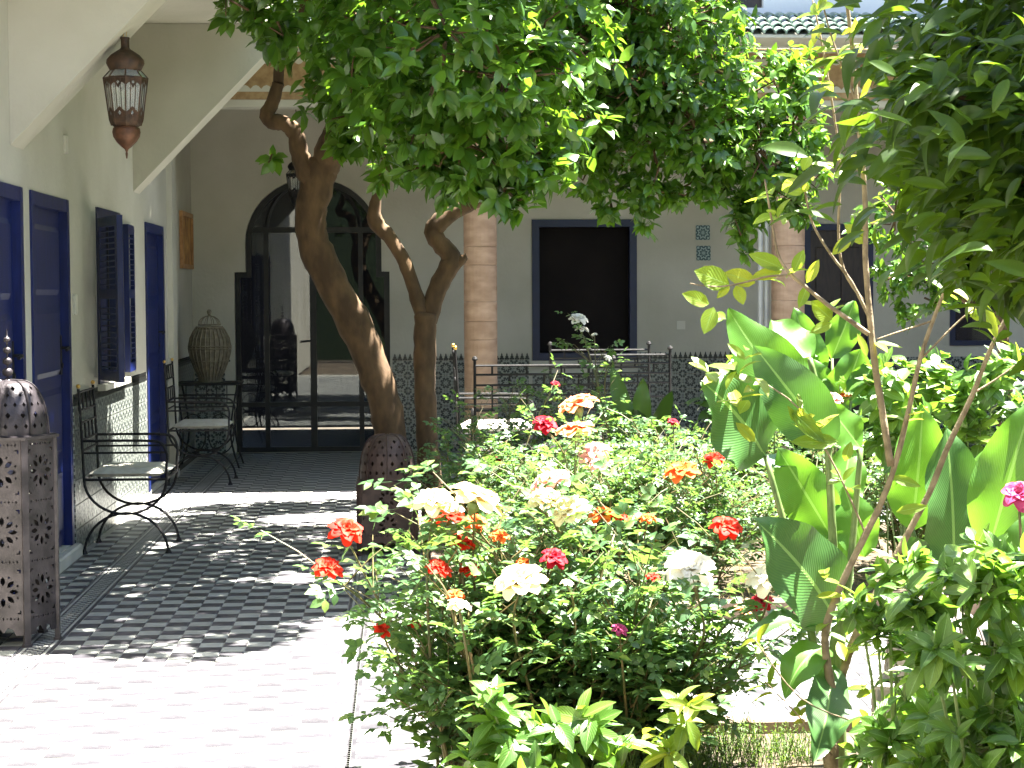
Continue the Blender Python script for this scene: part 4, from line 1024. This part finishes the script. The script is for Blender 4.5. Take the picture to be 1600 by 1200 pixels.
def rose_bush(label, bx, by, H, spread, nst, blooms, ls=.085, cap=150, group='rose bushes in the garden beds', lo=.15, dens=1.0, cscale=.5, flat=.35):
    """blooms: (px, py, Y, colour, size)"""
    root = thing('rose_bush', label, 'rose bush', (bx, by, 0), 0, group)
    xf = []; b0 = V(bx, by, .0)
    stems = []
    for px, py, Y_, col, sz in blooms:
        p = P(px, py, Y_-(.14 if Y_ < 6 else .1)); sz = sz*1.22; bloom(root, p, col, sz); stems.append((p-UP*sz*.12, True))
    for k in range(nst):
        a = rnd(0, 6.283); r_ = spread*math.sqrt(random.random()); z = H*(1-flat*(r_/spread)**2)*rnd(.62, 1.04)
        stems.append((V(bx+r_*math.cos(a), by+r_*math.sin(a), z), False))
    sm = MB()
    for tip, isb in stems:
        q = tip-b0; h = Vector((q.x, q.y, 0)); st = b0+V(rnd(-.08, .08), rnd(-.08, .08), 0)+h*.15
        mid1 = st+h*.18+UP*q.z*.4+rvec(.02); mid2 = st+h*.55+UP*q.z*.78+rvec(.02)
        pts, rs = catmull([st, mid1, mid2, tip], [.0065, .005, .004, .0025], 6)
        sm.tube(pts, rs, 5, cap=False)
        m_ = len(pts); nl = int((17 if not isb else 13)*dens)
        for i in range(nl):
            t = lo+(1-lo-.03)*((i+random.random())/nl); f = t*(m_-1); i0 = min(int(f), m_-2); p = pts[i0].lerp(pts[i0+1], f-i0)
            if p.z < .07: continue
            ax = (pts[i0+1]-pts[i0]).normalized(); an = i*2.4+rnd(-.5, .5)
            o_ = Vector((math.cos(an), math.sin(an), 0)); d = (o_*.95+ax*.45+UP*rnd(-.2, .3)).normalized()
            xf.append((random.randrange(5), orient(p, d, UP*1.0+V(0, -.1, 0)+rvec(.24), ls*rnd(.6, 1.3))))
            # side shoot
            if random.random() < cscale:
                pe = p+d*ls*rnd(.8, 2.0)+UP*ls*.6; sm.tube([p, (p+pe)/2+UP*.01, pe], [.0025, .002, .0015], 4, cap=False)
                for _ in range(3):
                    d2 = (rvec(.8)+d*.8+UP*.1).normalized(); d2.z *= .5
                    xf.append((random.randrange(5), orient(pe+rvec(.01), d2, UP+rvec(.33), ls*rnd(.6, 1.05))))
    part('canes', sm, rose_stem, root, kind='stuff')
    foliage(root, 'leaf', T_rose, xf, leaf_rose, cap, stuff='foliage')
    return root
def bxy(px, Y_): p = P(px, 900, Y_); return p.x, p.y
rose_bush('rose bush at the near bed corner, scarlet blooms arching over the tiles', *bxy(745, 5.35), .76, .3, 26,
          [(540, 831, 5.4, 'scarlet', .086), (512, 890, 5.35, 'scarlet', .074), (597, 985, 5.3, 'scarlet', .045), (648, 978, 5.4, 'scarlet', .035), (678, 787, 5.3, 'cream', .1), (742, 784, 5.35, 'cream', .14),
           (700, 812, 5.5, 'scarlet', .09), (722, 850, 5.4, 'scarlet', .065), (780, 838, 5.4, 'orange', .05), (685, 890, 5.25, 'scarlet', .065), (733, 890, 5.4, 'scarlet', .05), (742, 818, 5.45, 'orange', .06), (717, 948, 5.1, 'cream', .06), (712, 932, 5.2, 'orange', .045)], cap=300, ls=.12, dens=.8, cscale=.42, lo=.08, flat=.55)
rose_bush('full rose bush in the middle of the near bed with cream and crimson blooms', *bxy(880, 5.4), .74, .36, 42,
          [(855, 786, 5.5, 'cream', .105), (890, 800, 5.4, 'cream', .1), (866, 873, 5.3, 'crimson', .065), (813, 912, 5.1, 'cream', .12), (820, 880, 5.4, 'orange', .045), (863, 755, 5.7, 'pink', .11), (886, 912, 5.1, 'cream', .03), (940, 806, 5.6, 'orange', .07), (968, 806, 5.6, 'scarlet', .05)], cap=300, ls=.12, dens=.8, cscale=.42, lo=.08, flat=.55)
rose_bush('rose bush of the near bed with the large white bloom, right of the cream roses', *bxy(1020, 5.5), .72, .33, 36,
          [(1078, 892, 5.3, 'white', .125), (1012, 811, 5.6, 'orange', .045), (1135, 826, 5.5, 'scarlet', .08), (1020, 902, 5.4, 'scarlet', .035), (968, 985, 5.2, 'magenta', .04), (1190, 942, 5.6, 'crimson', .06), (1203, 907, 5.45, 'white', .12), (1160, 955, 5.7, 'peach', .05), (1090, 1092, 5.0, 'cream', .02)], cap=300, ls=.12, dens=.8, cscale=.42, lo=.08, flat=.55)
far = [('rose bush with pink and peach blooms, behind the cream roses', 905, 8.9, .84, .5, 30, [(903, 636, 8.6, 'peach', .16), (900, 676, 8.4, 'peach', .15), (930, 712, 8.4, 'pink', .13), (938, 728, 8.3, 'pink', .1), (852, 664, 8.7, 'crimson', .1)]),
       ('small leaved rose bush at the left end of the far bed by the square lantern', 760, 9.3, .82, .42, 30, [(868, 600, 9.6, 'crimson', .04), (778, 718, 9.2, 'crimson', .035)]),
       ('rose bush with orange blooms, left of the canna leaves', 1075, 8.9, .78, .5, 30, [(1066, 739, 8.6, 'orange', .14), (1116, 719, 8.8, 'scarlet', .09), (1052, 660, 9.2, 'crimson', .05)]),
       ('tall loose rose bush in the far bed with bright tips beside the pink column', 830, 10.4, .98, .5, 26, []),
       ('climbing rose with a single white bloom rising before the dark window', 985, 10.3, .8, .5, 26, [(904, 500, 10.4, 'white', .09), (909, 516, 10.4, 'white', .07), (929, 523, 10.4, 'white', .03), (950, 560, 10.3, 'white', .04)]),
       ('rose bush deep in the far bed, between the benches and the canna', 1150, 10.6, .85, .5, 28, [(1190, 640, 10.4, 'crimson', .05)]),
       ('rose bush in the far bed behind the canna stems', 1270, 9.0, .8, .45, 22, [(1300, 625, 9.4, 'pink', .09), (1320, 618, 9.6, 'orange', .06)]),
       ('rose bush low in front of the far bed edge, under the pink bloom', 830, 8.55, .55, .4, 20, []),
       ('rose bush low in front of the far bed edge, under the orange bloom', 1010, 8.6, .55, .42, 22, []),
       ('rose bush at the right of the far bed before the small orange tree', 1420, 9.4, .8, .45, 20, [])]
for lab, px, Y_, H, sp_, n, bl in far: rose_bush(lab, *bxy(px, Y_), H, sp_, n, bl, ls=.09, cap=110, cscale=.6)

# ---- cannas
def canna_leaf(root, p0, p1, width, nrm, sag=.1, cup=.12, name='leaf', mt=leaf_canna, nl=16, nu=8, rip=.012, peak=.42):
    ax = p1-p0; L = ax.length; nrm = (nrm-ax*(nrm.dot(ax)/ax.dot(ax))).normalized(); side = ax.cross(nrm).normalized()
    mb = MB(); uv = []; ph = rnd(0, 6)
    for i in range(nl+1):
        t = i/nl; c_ = p0+ax*t+nrm*(4*t*(1-t)*sag*L)
        w_ = width*.5*max(.02, math.sin(math.pi*t**(math.log(.5)/math.log(peak))))**.7 if 0 < i < nl else width*.01
        for j in range(nu+1):
            q = -1+2*j/nu
            p = c_+side*(q*w_)+nrm*(cup*abs(q)**1.3*w_ - cup*w_ + rip*math.sin(t*13+ph+(q > 0)*2.2)*abs(q)**2*(width/.15))
            mb.v.append(tuple(p)); uv.append((j/nu, t))
    for i in range(nl):
        for j in range(nu):
            a = i*(nu+1)+j; mb.f.append((a, a+1, a+nu+2, a+nu+1))
    mb.uv = uv
    return part(name, mb, mt, root, smooth=True)
CAMN = V(0, -1, .25)
SHADED = {(1196, 712), (1306, 968), (1300, 1040), (1492, 905), (1470, 930), (1480, 960), (1285, 985), (1300, 700), (1250, 640), (1290, 770)}  # leaf bases that take the shade-coloured canna material
def canna(label, base_px, Yb, leaves, stems, group='broad leaved canna plants', mt=leaf_canna):
    b = P(base_px, 700, Yb); root = thing('canna_plant', label, 'canna plant', (b.x, b.y, 0), 0, group)
    for s_ in stems:
        pts = [P(x, y, Yb+(d[0] if d else 0)) for x, y, *d in s_]; pts[0].z = max(0, min(pts[0].z, .02)) if pts[0].z < .3 else pts[0].z
        part('stem', MB().tube(pts, [.017-.009*i/(len(pts)-1) for i in range(len(pts))], 8, smooth=5), green_stem, root, smooth=True)
    for x0, y0, x1, y1, w_, dy0, dy1, nr, sag in leaves:
        canna_leaf(root, P(x0, y0, Yb+dy0), P(x1, y1, Yb+dy1), w_*1.25*Yb/FPX, V(*nr), sag, mt=leaf_canna_shaded if (x0, y0) in SHADED else mt)
    return root
canna('large canna with broad drooping leaves left of the young tree stems', 1310, 5.25,
      [(1196, 712, 1098, 596, 118, 0, -.12, (.35, -1, .3), .12), (1290, 672, 1138, 482, 92, .1, .25, (-.3, -.8, .7), -.1), (1300, 700, 1178, 540, 80, .0, .0, (-.5, -1, .5), .12),
       (1306, 968, 1180, 812, 112, 0, -.2, (.3, -1, .3), .1), (1300, 940, 1290, 795, 70, .15, .25, (.2, -1, .1), .04), (1285, 985, 1168, 996, 46, 0, -.1, (0, -.3, 1), .2),
       (1292, 1010, 1226, 1090, 56, -.05, -.15, (-.3, -.6, .8), .25), (1300, 1040, 1272, 1190, 62, -.1, -.3, (.2, -1, .2), .1), (1300, 840, 1215, 700, 72, .1, .1, (-.2, -1, .3), .06),
       (1310, 800, 1330, 690, 60, .2, .3, (.2, -1, .2), .05), (1290, 770, 1180, 720, 60, .25, .1, (-.1, -.5, 1), .15), (1350, 870, 1318, 760, 60, .1, .1, (0, -1, .2), .1), (1265, 560, 1205, 500, 60, .3, .4, (.3, -1, .3), .05),
       (1345, 700, 1290, 630, 50, .3, .3, (.3, -1, .3), .05)],
      [[(1312, 1300), (1308, 1000), (1300, 820), (1290, 670), (1265, 560)], [(1320, 1300), (1312, 1050), (1330, 870), (1345, 700)], [(1300, 1290), (1270, 1000), (1196, 712)], [(1302, 1290), (1300, 1050), (1306, 960)]])
canna('canna with an upright yellow green leaf and a grey green one', 1470, 5.6,
      [(1425, 830, 1442, 636, 82, 0, 0, (.1, -1, .1), .05), (1492, 905, 1478, 665, 92, -.1, -.1, (.3, -1, .45), .05), (1500, 880, 1540, 700, 56, .2, .2, (-.6, -1, .4), .05), (1470, 930, 1400, 840, 60, -.05, -.2, (.2, -1, .4), .1), (1480, 960, 1400, 1000, 60, -.1, -.3, (0, -.6, .8), .2)],
      [[(1480, 1300), (1485, 1050), (1492, 900)], [(1470, 1300), (1460, 1000), (1425, 825)], [(1490, 1300), (1500, 1000), (1500, 880)]])
canna('canna at the right edge with a tall backlit leaf and a curled pale one', 1560, 5.2,
      [(1545, 860, 1612, 628, 92, 0, 0, (-.4, -1, .1), .06), (1570, 960, 1610, 800, 66, -.1, -.1, (-.4, -1, .4), .1), (1560, 980, 1540, 830, 50, 0, 0, (.2, -1, .2), .08), (1600, 760, 1660, 640, 60, .2, .2, (0, -1, .2), .05)],
      [[(1560, 1300), (1555, 1050), (1545, 860)], [(1565, 1300), (1562, 1050), (1570, 950)], [(1575, 1300), (1600, 760)]])
o = P(1592, 775, 5.0); rr_ = thing('rose_plant', 'single magenta rose on its cane at the right edge before the backlit leaf', 'rose', (o.x, 5.0, 0))
bloom(rr_, o, 'magenta', .1, V(-.3, -.6, .7)); part('cane', MB().tube([(o.x+.05, 5.02, 0), (o.x+.03, 5.02, .5), (o.x, 5.0, o.z-.01)], .004, 6, smooth=4), rose_stem, rr_)
canna('canna in the far bed with bright broad leaves before the dark door', 1300, 9.5,
      [(1310, 640, 1345, 545, 60, 0, 0, (.2, -1, .2), .05), (1290, 640, 1270, 560, 44, 0, 0, (.2, -1, .2), .05), (1330, 630, 1375, 560, 44, 0, 0, (.2, -1, .3), .05), (1300, 560, 1335, 470, 46, .3, .3, (.2, -1, .2), .05), (1250, 640, 1215, 575, 40, 0, 0, (.2, -.6, .8), .1), (1280, 600, 1240, 480, 46, .2, .2, (0, -1, .2), .05), (1340, 620, 1400, 600, 40, 0, 0, (0, -.4, 1), .15)],
      [[(1300, 860), (1305, 640)], [(1300, 860), (1290, 640)], [(1305, 860), (1300, 560)], [(1300, 860), (1330, 625)]])
canna('clump of dark narrow canna leaves behind the rose bed under the dark window', 990, 11.1,
      [(985, 690, 955, 570, 26, 0, 0, (.2, -1, .2), .05), (975, 690, 925, 610, 24, 0, 0, (.2, -1, .2), .08), (1000, 690, 1005, 590, 26, 0, 0, (-.2, -1, .1), .04), (1010, 690, 990, 640, 26, .1, -.1, (.2, -1, .2), .04), (1015, 690, 1050, 610, 24, .1, -.1, (.2, -1, .2), .04)],
      [[(985, 840), (985, 690)], [(1000, 840), (1000, 690)], [(1005, 840), (1012, 690)]], mt=leaf_shade)
# ---- broad leaved shrubs in the shade on the right
T_sh = [leaf_tmpl(4, .5, .1, d, .45, seed=i) for i, d in enumerate((.1, .25, .4))]
def shrub(name, label, cat, px, Yb, blobs, ls, mt, group=None, cap=120, tm=T_sh, nper=7, stemmat=green_stem):
    b = P(px, 800, Yb); root = thing(name, label, cat, (b.x, b.y, 0), 0, group); xf = []; sm = MB()
    for x, y, dy, r_, n in blobs:
        c_ = P(x, y, Yb+dy)
        sm.tube([V(b.x+rnd(-.04, .04), b.y+rnd(-.04, .04), 0), V(b.x, b.y, 0).lerp(c_, .5)+V(0, 0, .08), c_], [.0055, .0045, .003], 5, smooth=4)
        for _ in range(n):
            o_ = rvec().normalized(); p = c_+o_*r_*rnd(.45, 1); sm.tube([c_, (c_+p)/2+rvec(.01), p], [.0025, .002, .0014], 4, cap=False)
            rosette(xf, p, o_+UP*.6, nper, ls, len(tm), sag=.15)
    part('stems', sm, stemmat, root, kind='stuff'); foliage(root, 'leaf', tm, xf, mt, cap, stuff='foliage'); return root
g_ = 'broad leaved shrubs along the far bed'
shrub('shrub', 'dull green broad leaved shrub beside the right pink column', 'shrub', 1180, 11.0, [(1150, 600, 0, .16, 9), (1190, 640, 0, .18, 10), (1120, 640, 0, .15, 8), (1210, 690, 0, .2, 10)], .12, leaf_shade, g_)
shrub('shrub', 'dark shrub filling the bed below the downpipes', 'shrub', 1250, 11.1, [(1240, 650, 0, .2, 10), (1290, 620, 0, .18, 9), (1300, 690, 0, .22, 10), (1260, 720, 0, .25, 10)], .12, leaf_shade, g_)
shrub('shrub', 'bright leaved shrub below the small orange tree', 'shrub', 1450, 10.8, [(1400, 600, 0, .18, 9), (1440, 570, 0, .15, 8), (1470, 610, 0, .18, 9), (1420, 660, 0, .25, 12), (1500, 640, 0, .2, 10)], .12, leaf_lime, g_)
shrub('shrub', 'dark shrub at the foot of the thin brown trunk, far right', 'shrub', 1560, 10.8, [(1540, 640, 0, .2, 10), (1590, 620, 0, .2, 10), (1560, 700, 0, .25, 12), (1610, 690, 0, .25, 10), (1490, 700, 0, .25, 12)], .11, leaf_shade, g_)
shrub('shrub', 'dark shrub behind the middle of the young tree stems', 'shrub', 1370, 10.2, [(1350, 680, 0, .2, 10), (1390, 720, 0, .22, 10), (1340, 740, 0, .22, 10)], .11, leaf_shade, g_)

shrub('shrub', 'sunlit leafy shrub between the canna clumps and the young tree', 'shrub', 1400, 8.8, [(1370, 600, 0, .13, 9), (1420, 640, 0, .16, 12), (1380, 680, 0, .16, 12), (1460, 600, .2, .12, 8), (1440, 720, 0, .18, 12)], .11, leaf_lime, g_)
shrub('shrub', 'sunlit leafy shrub behind the backlit canna at the right edge', 'shrub', 1540, 8.6, [(1500, 620, 0, .13, 9), (1550, 590, 0, .14, 10), (1590, 640, 0, .16, 12), (1530, 690, 0, .18, 12), (1580, 560, .2, .1, 6)], .11, leaf_lime, g_)
shrub('shrub', 'yellow green shrub just left of the large canna, behind the orange roses', 'shrub', 1210, 9.8, [(1160, 570, 0, .1, 6), (1210, 600, 0, .14, 9), (1130, 610, 0, .1, 6), (1250, 560, 0, .12, 7)], .1, leaf_lime, g_)
# ---- young citrus tree with bare stems
T_y = [leaf_tmpl(5, .42, .14, d, .45, wave=.02, seed=i) for i, d in enumerate((.05, .2, .4))]
YY_ = 5.1
tY = thing('young_tree', 'young citrus tree with thin pale bare stems and sparse yellow green leaves', 'tree', (P(1300, 900, YY_).x, YY_, 0))
def yl(pts, r0, r1, dy=0, name='stem'): return limb(tY, [P(x, y, YY_+dy+(d[0] if d else 0)) for x, y, *d in pts], r0, r1, bark2, name, 8, 4)
def yl(pts, r0, r1, dy=0, name='stem'): return limb(tY, [P(x, y, YY_+dy+(d[0] if d else 0)) for x, y, *d in pts], r0*.85, r1*.85, bark2, name, 8, 4)
g0 = P(1300, 1200, YY_); g0.z = 0
limb(tY, [g0]+[P(x, y, YY_) for x, y in ((1299, 1190), (1300, 1130), (1306, 1085))], .022, .02, bark2, 'trunk', 9, 4)
yl([(1304, 1092), (1293, 1040), (1290, 985), (1312, 920), (1345, 850), (1375, 790), (1398, 728), (1420, 640), (1438, 560), (1458, 500), (1478, 450)], .016, .006)
yl([(1308, 1088), (1330, 1010), (1368, 930), (1410, 850), (1452, 770), (1480, 700), (1518, 620), (1550, 540), (1580, 480), (1602, 420)], .015, .006, .05)
yl([(1392, 728), (1378, 640), (1366, 560), (1358, 480), (1352, 400), (1352, 320), (1346, 240), (1338, 150), (1330, 60), (1318, -40)], .013, .006)
yl([(1357, 522), (1320, 495), (1285, 470), (1255, 445), (1232, 425), (1215, 395), (1205, 340), (1195, 280)], .009, .003, -.02)
yl([(1240, 430), (1200, 432), (1160, 442), (1120, 448), (1078, 443)], .004, .002, -.02)
yl([(1360, 500), (1330, 440), (1300, 400), (1270, 350), (1258, 300), (1255, 270)], .006, .003, .02)
yl([(1348, 470), (1318, 420), (1310, 360), (1312, 250), (1290, 100), (1270, 0)], .006, .003, .06)
yl([(1440, 560), (1500, 500), (1540, 470)], .004, .002); yl([(1460, 500), (1400, 520), (1370, 530)], .004, .002)
yl([(1520, 615), (1560, 590), (1600, 560)], .004, .002, .05); yl([(1355, 840), (1310, 740), (1250, 640), (1180, 590)], .004, .002)
yl([(1338, 160), (1300, 60), (1280, -20)], .004, .002); yl([(1345, 240), (1400, 180), (1440, 160)], .004, .002)
yl([(1340, 1130, -.1), (1250, 1090, -.15), (1180, 1000, -.2)], .003, .002); yl([(1300, 1180, -.1), (1240, 1110, -.1), (1190, 1060, -.2)], .003, .002)
xfY = []
def sprig(px, py, n, ls=.075, dy=0, dirn=None, sag=.2):
    p = P(px, py, YY_+dy)
    rosette(xfY, p, dirn or V(rnd(-.6, .6), rnd(-.4, .2), .7), n, ls, 3, sag=sag, upn=.3)
def one(x0, y0, x1, y1, w_=1.0, nr=(0, -1, .3), dy=0):
    a, b_ = P(x0, y0, YY_+dy), P(x1, y1, YY_+dy-.02); d = b_-a; xfY.append((0, orient(a, d, V(*nr), d.length, w_)))
for t_ in ((1140, 446, 1085, 422, 1.5), (1140, 446, 1120, 466, 1.0), (1108, 475, 1066, 458, 1.25), (1115, 480, 1100, 522, 1.4), (1150, 446, 1162, 476, 1.5), (1180, 442, 1132, 425, 1.3), (1225, 420, 1170, 396, 1.0), (1222, 424, 1172, 434, .9),
           (1260, 442, 1280, 405, 1.0), (1240, 425, 1256, 390, 1.2), (1262, 446, 1248, 482, 1.0), (1255, 300, 1222, 297, 1.1), (1255, 300, 1262, 285, 1.5), (1300, 500, 1268, 470, 1.7), (1300, 505, 1265, 520, 1.0), (1330, 370, 1300, 398, 1.0),
           (1530, 500, 1515, 490, 1), (1530, 470, 1560, 530, .8), (1515, 495, 1545, 480, .8), (1600, 470, 1570, 470, 1.2), (1352, 380, 1320, 350, 1.3), (1235, 640, 1290, 692, .9), (1310, 690, 1235, 690, .8), (1320, 720, 1330, 690, 1.2),
           (1392, 745, 1440, 760, .8), (1400, 800, 1450, 790, .8), (1180, 690, 1150, 660, 1)):
    one(*t_)
for px, py, n in ((1205, 330, 5), (1195, 285, 4), (1255, 265, 4), (1310, 240, 5), (1290, 110, 6), (1272, 10, 5), (1300, 70, 6), (1330, 50, 6), (1340, 150, 6), (1400, 180, 5), (1440, 160, 5), (1318, -30, 6), (1345, 240, 4), (1350, 330, 4), (1230, 420, 3), (1290, 470, 3), (1540, 470, 4),
                 (1370, 530, 3), (1600, 560, 3), (1180, 590, 4), (1250, 640, 4), (1310, 740, 4), (1420, 640, 3), (1480, 450, 4), (1602, 420, 4), (1190, 1060, 5), (1180, 1000, 3), (1240, 1100, 4), (1330, 1000, 5), (1370, 920, 4), (1290, 900, 4), (1300, 960, 3), (1345, 1060, 5), (1120, 480, 2), (1270, 640, 4), (1150, 620, 4), (1140, 560, 4), (1110, 570, 4), (1165, 530, 3)):
    sprig(px, py, n)
foliage(tY, 'leaf', T_y, xfY, leaf_young, 300)

# ---- overhanging large leaved tree, upper right
T_b = [leaf_tmpl(8, .34, .16, d, .45, wave=.03, nu=4, seed=i) for i, d in enumerate((.15, .35, .55, .8))]
Yt = 3.6; bt = P(1760, 700, Yt)
tL = thing('large_leaved_tree', 'tree at the right with long dark glossy leaves hanging over the garden', 'tree', (bt.x, Yt, 0))
limb(tL, [(bt.x, Yt, -.02), (bt.x-.02, Yt, .8), (bt.x+.01, Yt+.05, 1.6), (bt.x-.03, Yt, 2.4)], .045, .03, bark, 'trunk')
xfL = []
brs = [[(1790, 300), (1690, 220), (1620, 190), (1550, 165), (1490, 150), (1430, 145)], [(1780, 300), (1680, 180), (1580, 110), (1500, 60), (1440, 50)], [(1790, 370), (1700, 325), (1630, 285), (1560, 260), (1510, 240), (1450, 230)],
       [(1780, 200), (1700, 60), (1620, -10), (1540, -40), (1450, -50)], [(1790, 420), (1720, 280), (1640, 200), (1570, 170), (1500, 140)], [(1790, 410), (1720, 380), (1660, 315), (1610, 290), (1570, 285)]]
for bi, br in enumerate(brs):
    dy = (-.25, .2, .05, -.1, .35, -.15)[bi]
    pts = [P(x, y, Yt+dy) for x, y in br]; pts[0] = V(bt.x-.01, Yt, pts[0].z)
    pts, rs = catmull(pts, [.014, .011, .008, .006, .0045, .003][:len(pts)], 5)
    part('branch', MB().tube(pts, rs, 7), bark, tL, smooth=True)
    for i in range(4, len(pts)):
        for _ in range(19):
            ax = (pts[i]-pts[i-1]).normalized(); p = pts[i].lerp(pts[i-1], random.random())+rvec(.015)
            if random.random() < .75:
                off = rvec(.1); off.z -= .03; p = p+off
            d = (ax*rnd(.2, .9)+V(rnd(-.5, .3), rnd(-.8, .6), rnd(-.7, .4))).normalized()
            xfL.append((random.randrange(4), orient(p, d, UP*.8+V(0, -.4, 0)+rvec(.35), rnd(.06, .1), rnd(.8, 1.1))))
for cx, cyy, cz, r_, n in ((1.55, 3.7, 3.0, .45, 60), (1.2, 3.75, 3.2, .4, 45), (1.9, 3.8, 3.1, .4, 40), (1.45, 4.1, 3.2, .35, 30), (1.6, 3.5, 2.6, .3, 24), (1.75, 3.9, 2.3, .3, 24), (1.15, 3.75, 2.75, .3, 40), (1.45, 3.6, 2.8, .3, 40), (1.3, 4.05, 2.95, .35, 40)):  # unseen upper crown added to shade the hanging leaves
    blob_clusters(xfL, V(cx, cyy, cz), r_, n, .13, 4)
limb(tL, [(bt.x-.03, Yt, 2.38), (bt.x-.1, Yt+.1, 2.8), (bt.x, Yt+.1, 3.1)], .03, .015, bark)
for px, py, dy, r_, n in ((1550, 190, .3, .13, 26), (1585, 320, .2, .14, 30), (1500, 290, .3, .12, 22), (1480, 110, .35, .12, 20), (1570, 70, .2, .13, 24), (1450, 230, .3, .09, 12), (1590, 430, .3, .1, 14), (1540, 380, .35, .1, 14)):
    blob_clusters(xfL, P(px, py, Yt+dy), r_, n, .085, 4)
foliage(tL, 'leaf', T_b, xfL, leaf_big, 300)
print('big leaves', len(xfL))

# ---- bright shrubs close to the camera
T_l = [leaf_tmpl(6, .4, .16, d, .45, wave=.02, nu=4, seed=i) for i, d in enumerate((.1, .25, .4))]
g_ = 'bright leaved citrus shrubs in the near bed'
shrub('citrus_shrub', 'bright green citrus shrub at the lower right corner', 'shrub', 1540, 4.0, [(1440, 940, 0, .08, 6), (1500, 900, .1, .08, 6), (1560, 920, 0, .1, 8), (1480, 1000, -.05, .1, 9), (1580, 1010, 0, .12, 9), (1540, 1080, .1, .13, 10), (1600, 1120, 0, .13, 9), (1460, 1090, .2, .12, 8), (1550, 860, .15, .06, 4), (1590, 880, .1, .07, 5), (1450, 1170, .1, .1, 8), (1520, 1170, 0, .12, 9), (1590, 1190, -.05, .1, 7), (1400, 1150, .25, .08, 6)], .085, leaf_lime, g_, 300, T_l, 8)
shrub('citrus_shrub', 'bright yellow green citrus shoots between the two canna clumps', 'shrub', 1400, 4.5, [(1390, 900, 0, .06, 5), (1370, 980, 0, .07, 6), (1420, 1010, 0, .08, 7), (1340, 940, .05, .05, 4), (1400, 1060, .05, .08, 6), (1430, 870, 0, .05, 4), (1380, 1130, .1, .08, 6), (1350, 1170, .15, .07, 4), (1420, 1180, .1, .09, 6)], .07, leaf_lime, g_, 300, T_l, 7)
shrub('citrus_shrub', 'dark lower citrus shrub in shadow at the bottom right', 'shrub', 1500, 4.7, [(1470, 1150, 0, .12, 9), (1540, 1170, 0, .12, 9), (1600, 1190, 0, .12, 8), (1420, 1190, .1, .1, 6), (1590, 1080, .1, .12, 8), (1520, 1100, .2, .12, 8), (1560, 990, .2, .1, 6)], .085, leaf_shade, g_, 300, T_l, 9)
shrub('citrus_shrub', 'lime green citrus shrub at the bottom edge before the cream roses', 'shrub', 850, 4.3, [(770, 1110, 0, .07, 5), (800, 1170, 0, .09, 7), (870, 1140, 0, .09, 7), (850, 1190, -.05, .08, 5), (740, 1180, 0, .06, 4), (920, 1130, 0, .06, 4), (960, 1170, 0, .07, 4)], .085, leaf_lime, g_, 300, T_l, 7)
shrub('citrus_shrub', 'small citrus sprig with yellowing leaves by the edging bricks', 'shrub', 1060, 4.6, [(1070, 1115, 0, .05, 3), (1040, 1160, 0, .06, 3)], .075, leaf_young, g_, 100, T_l, 5)
# ---- feathery herb, straw litter
def tuft(name, label, cat, cx, cyy, rad, n, h, mt, kind=None):
    mb = MB()
    for _ in range(n):
        a = rnd(0, 6.283); r_ = rad*math.sqrt(random.random()); p = V(cx+r_*math.cos(a)*1.6, cyy+r_*math.sin(a)*.7, .02); d = V(rnd(-.5, .5), rnd(-.5, .5), 1).normalized(); hh = h*rnd(.5, 1.1)
        tip = p+d*hh; mb.tube([p, tip], [.0015, .0008], 3, cap=False)
        for k in range(9):
            t_ = .25+.08*k; q = p.lerp(tip, t_); o_ = rvec().normalized()*hh*.12; s_ = o_.cross(d).normalized()*.0022
            mb.add([q-s_, q+s_, q+o_], [(0, 1, 2)])
    root = thing(name, label, cat, (cx, cyy, 0)); part('fronds', mb, mt, root, kind='stuff')
p = P(1090, 1150, 5.2); tuft('feathery_herb', 'feathery low green herb in front of the paving at the bottom middle', 'herb', p.x+.06, 5.6, .26, 600, .13, fern_mat)
p = P(1060, 1150, 5.0); tuft('feathery_herb', 'second feathery herb tuft with yellow tips, left of the first one', 'herb', p.x-.15, 5.3, .18, 300, .16, fern_mat)
mb = MB()
for _ in range(2600):
    x, y = rnd(1.2, 2.9), rnd(8.35, 10.6); a = rnd(0, 3.14); l = rnd(.02, .07); dx, dy = math.cos(a)*l, math.sin(a)*l; z = .032+rnd(0, .012)
    mb.add([(x-dx, y-dy, z), (x-dx+.002, y-dy+.003, z), (x+dx, y+dy, z+rnd(0, .02))], [(0, 1, 2)])
struct('straw_litter', mb, straw, bed2, kind='stuff')
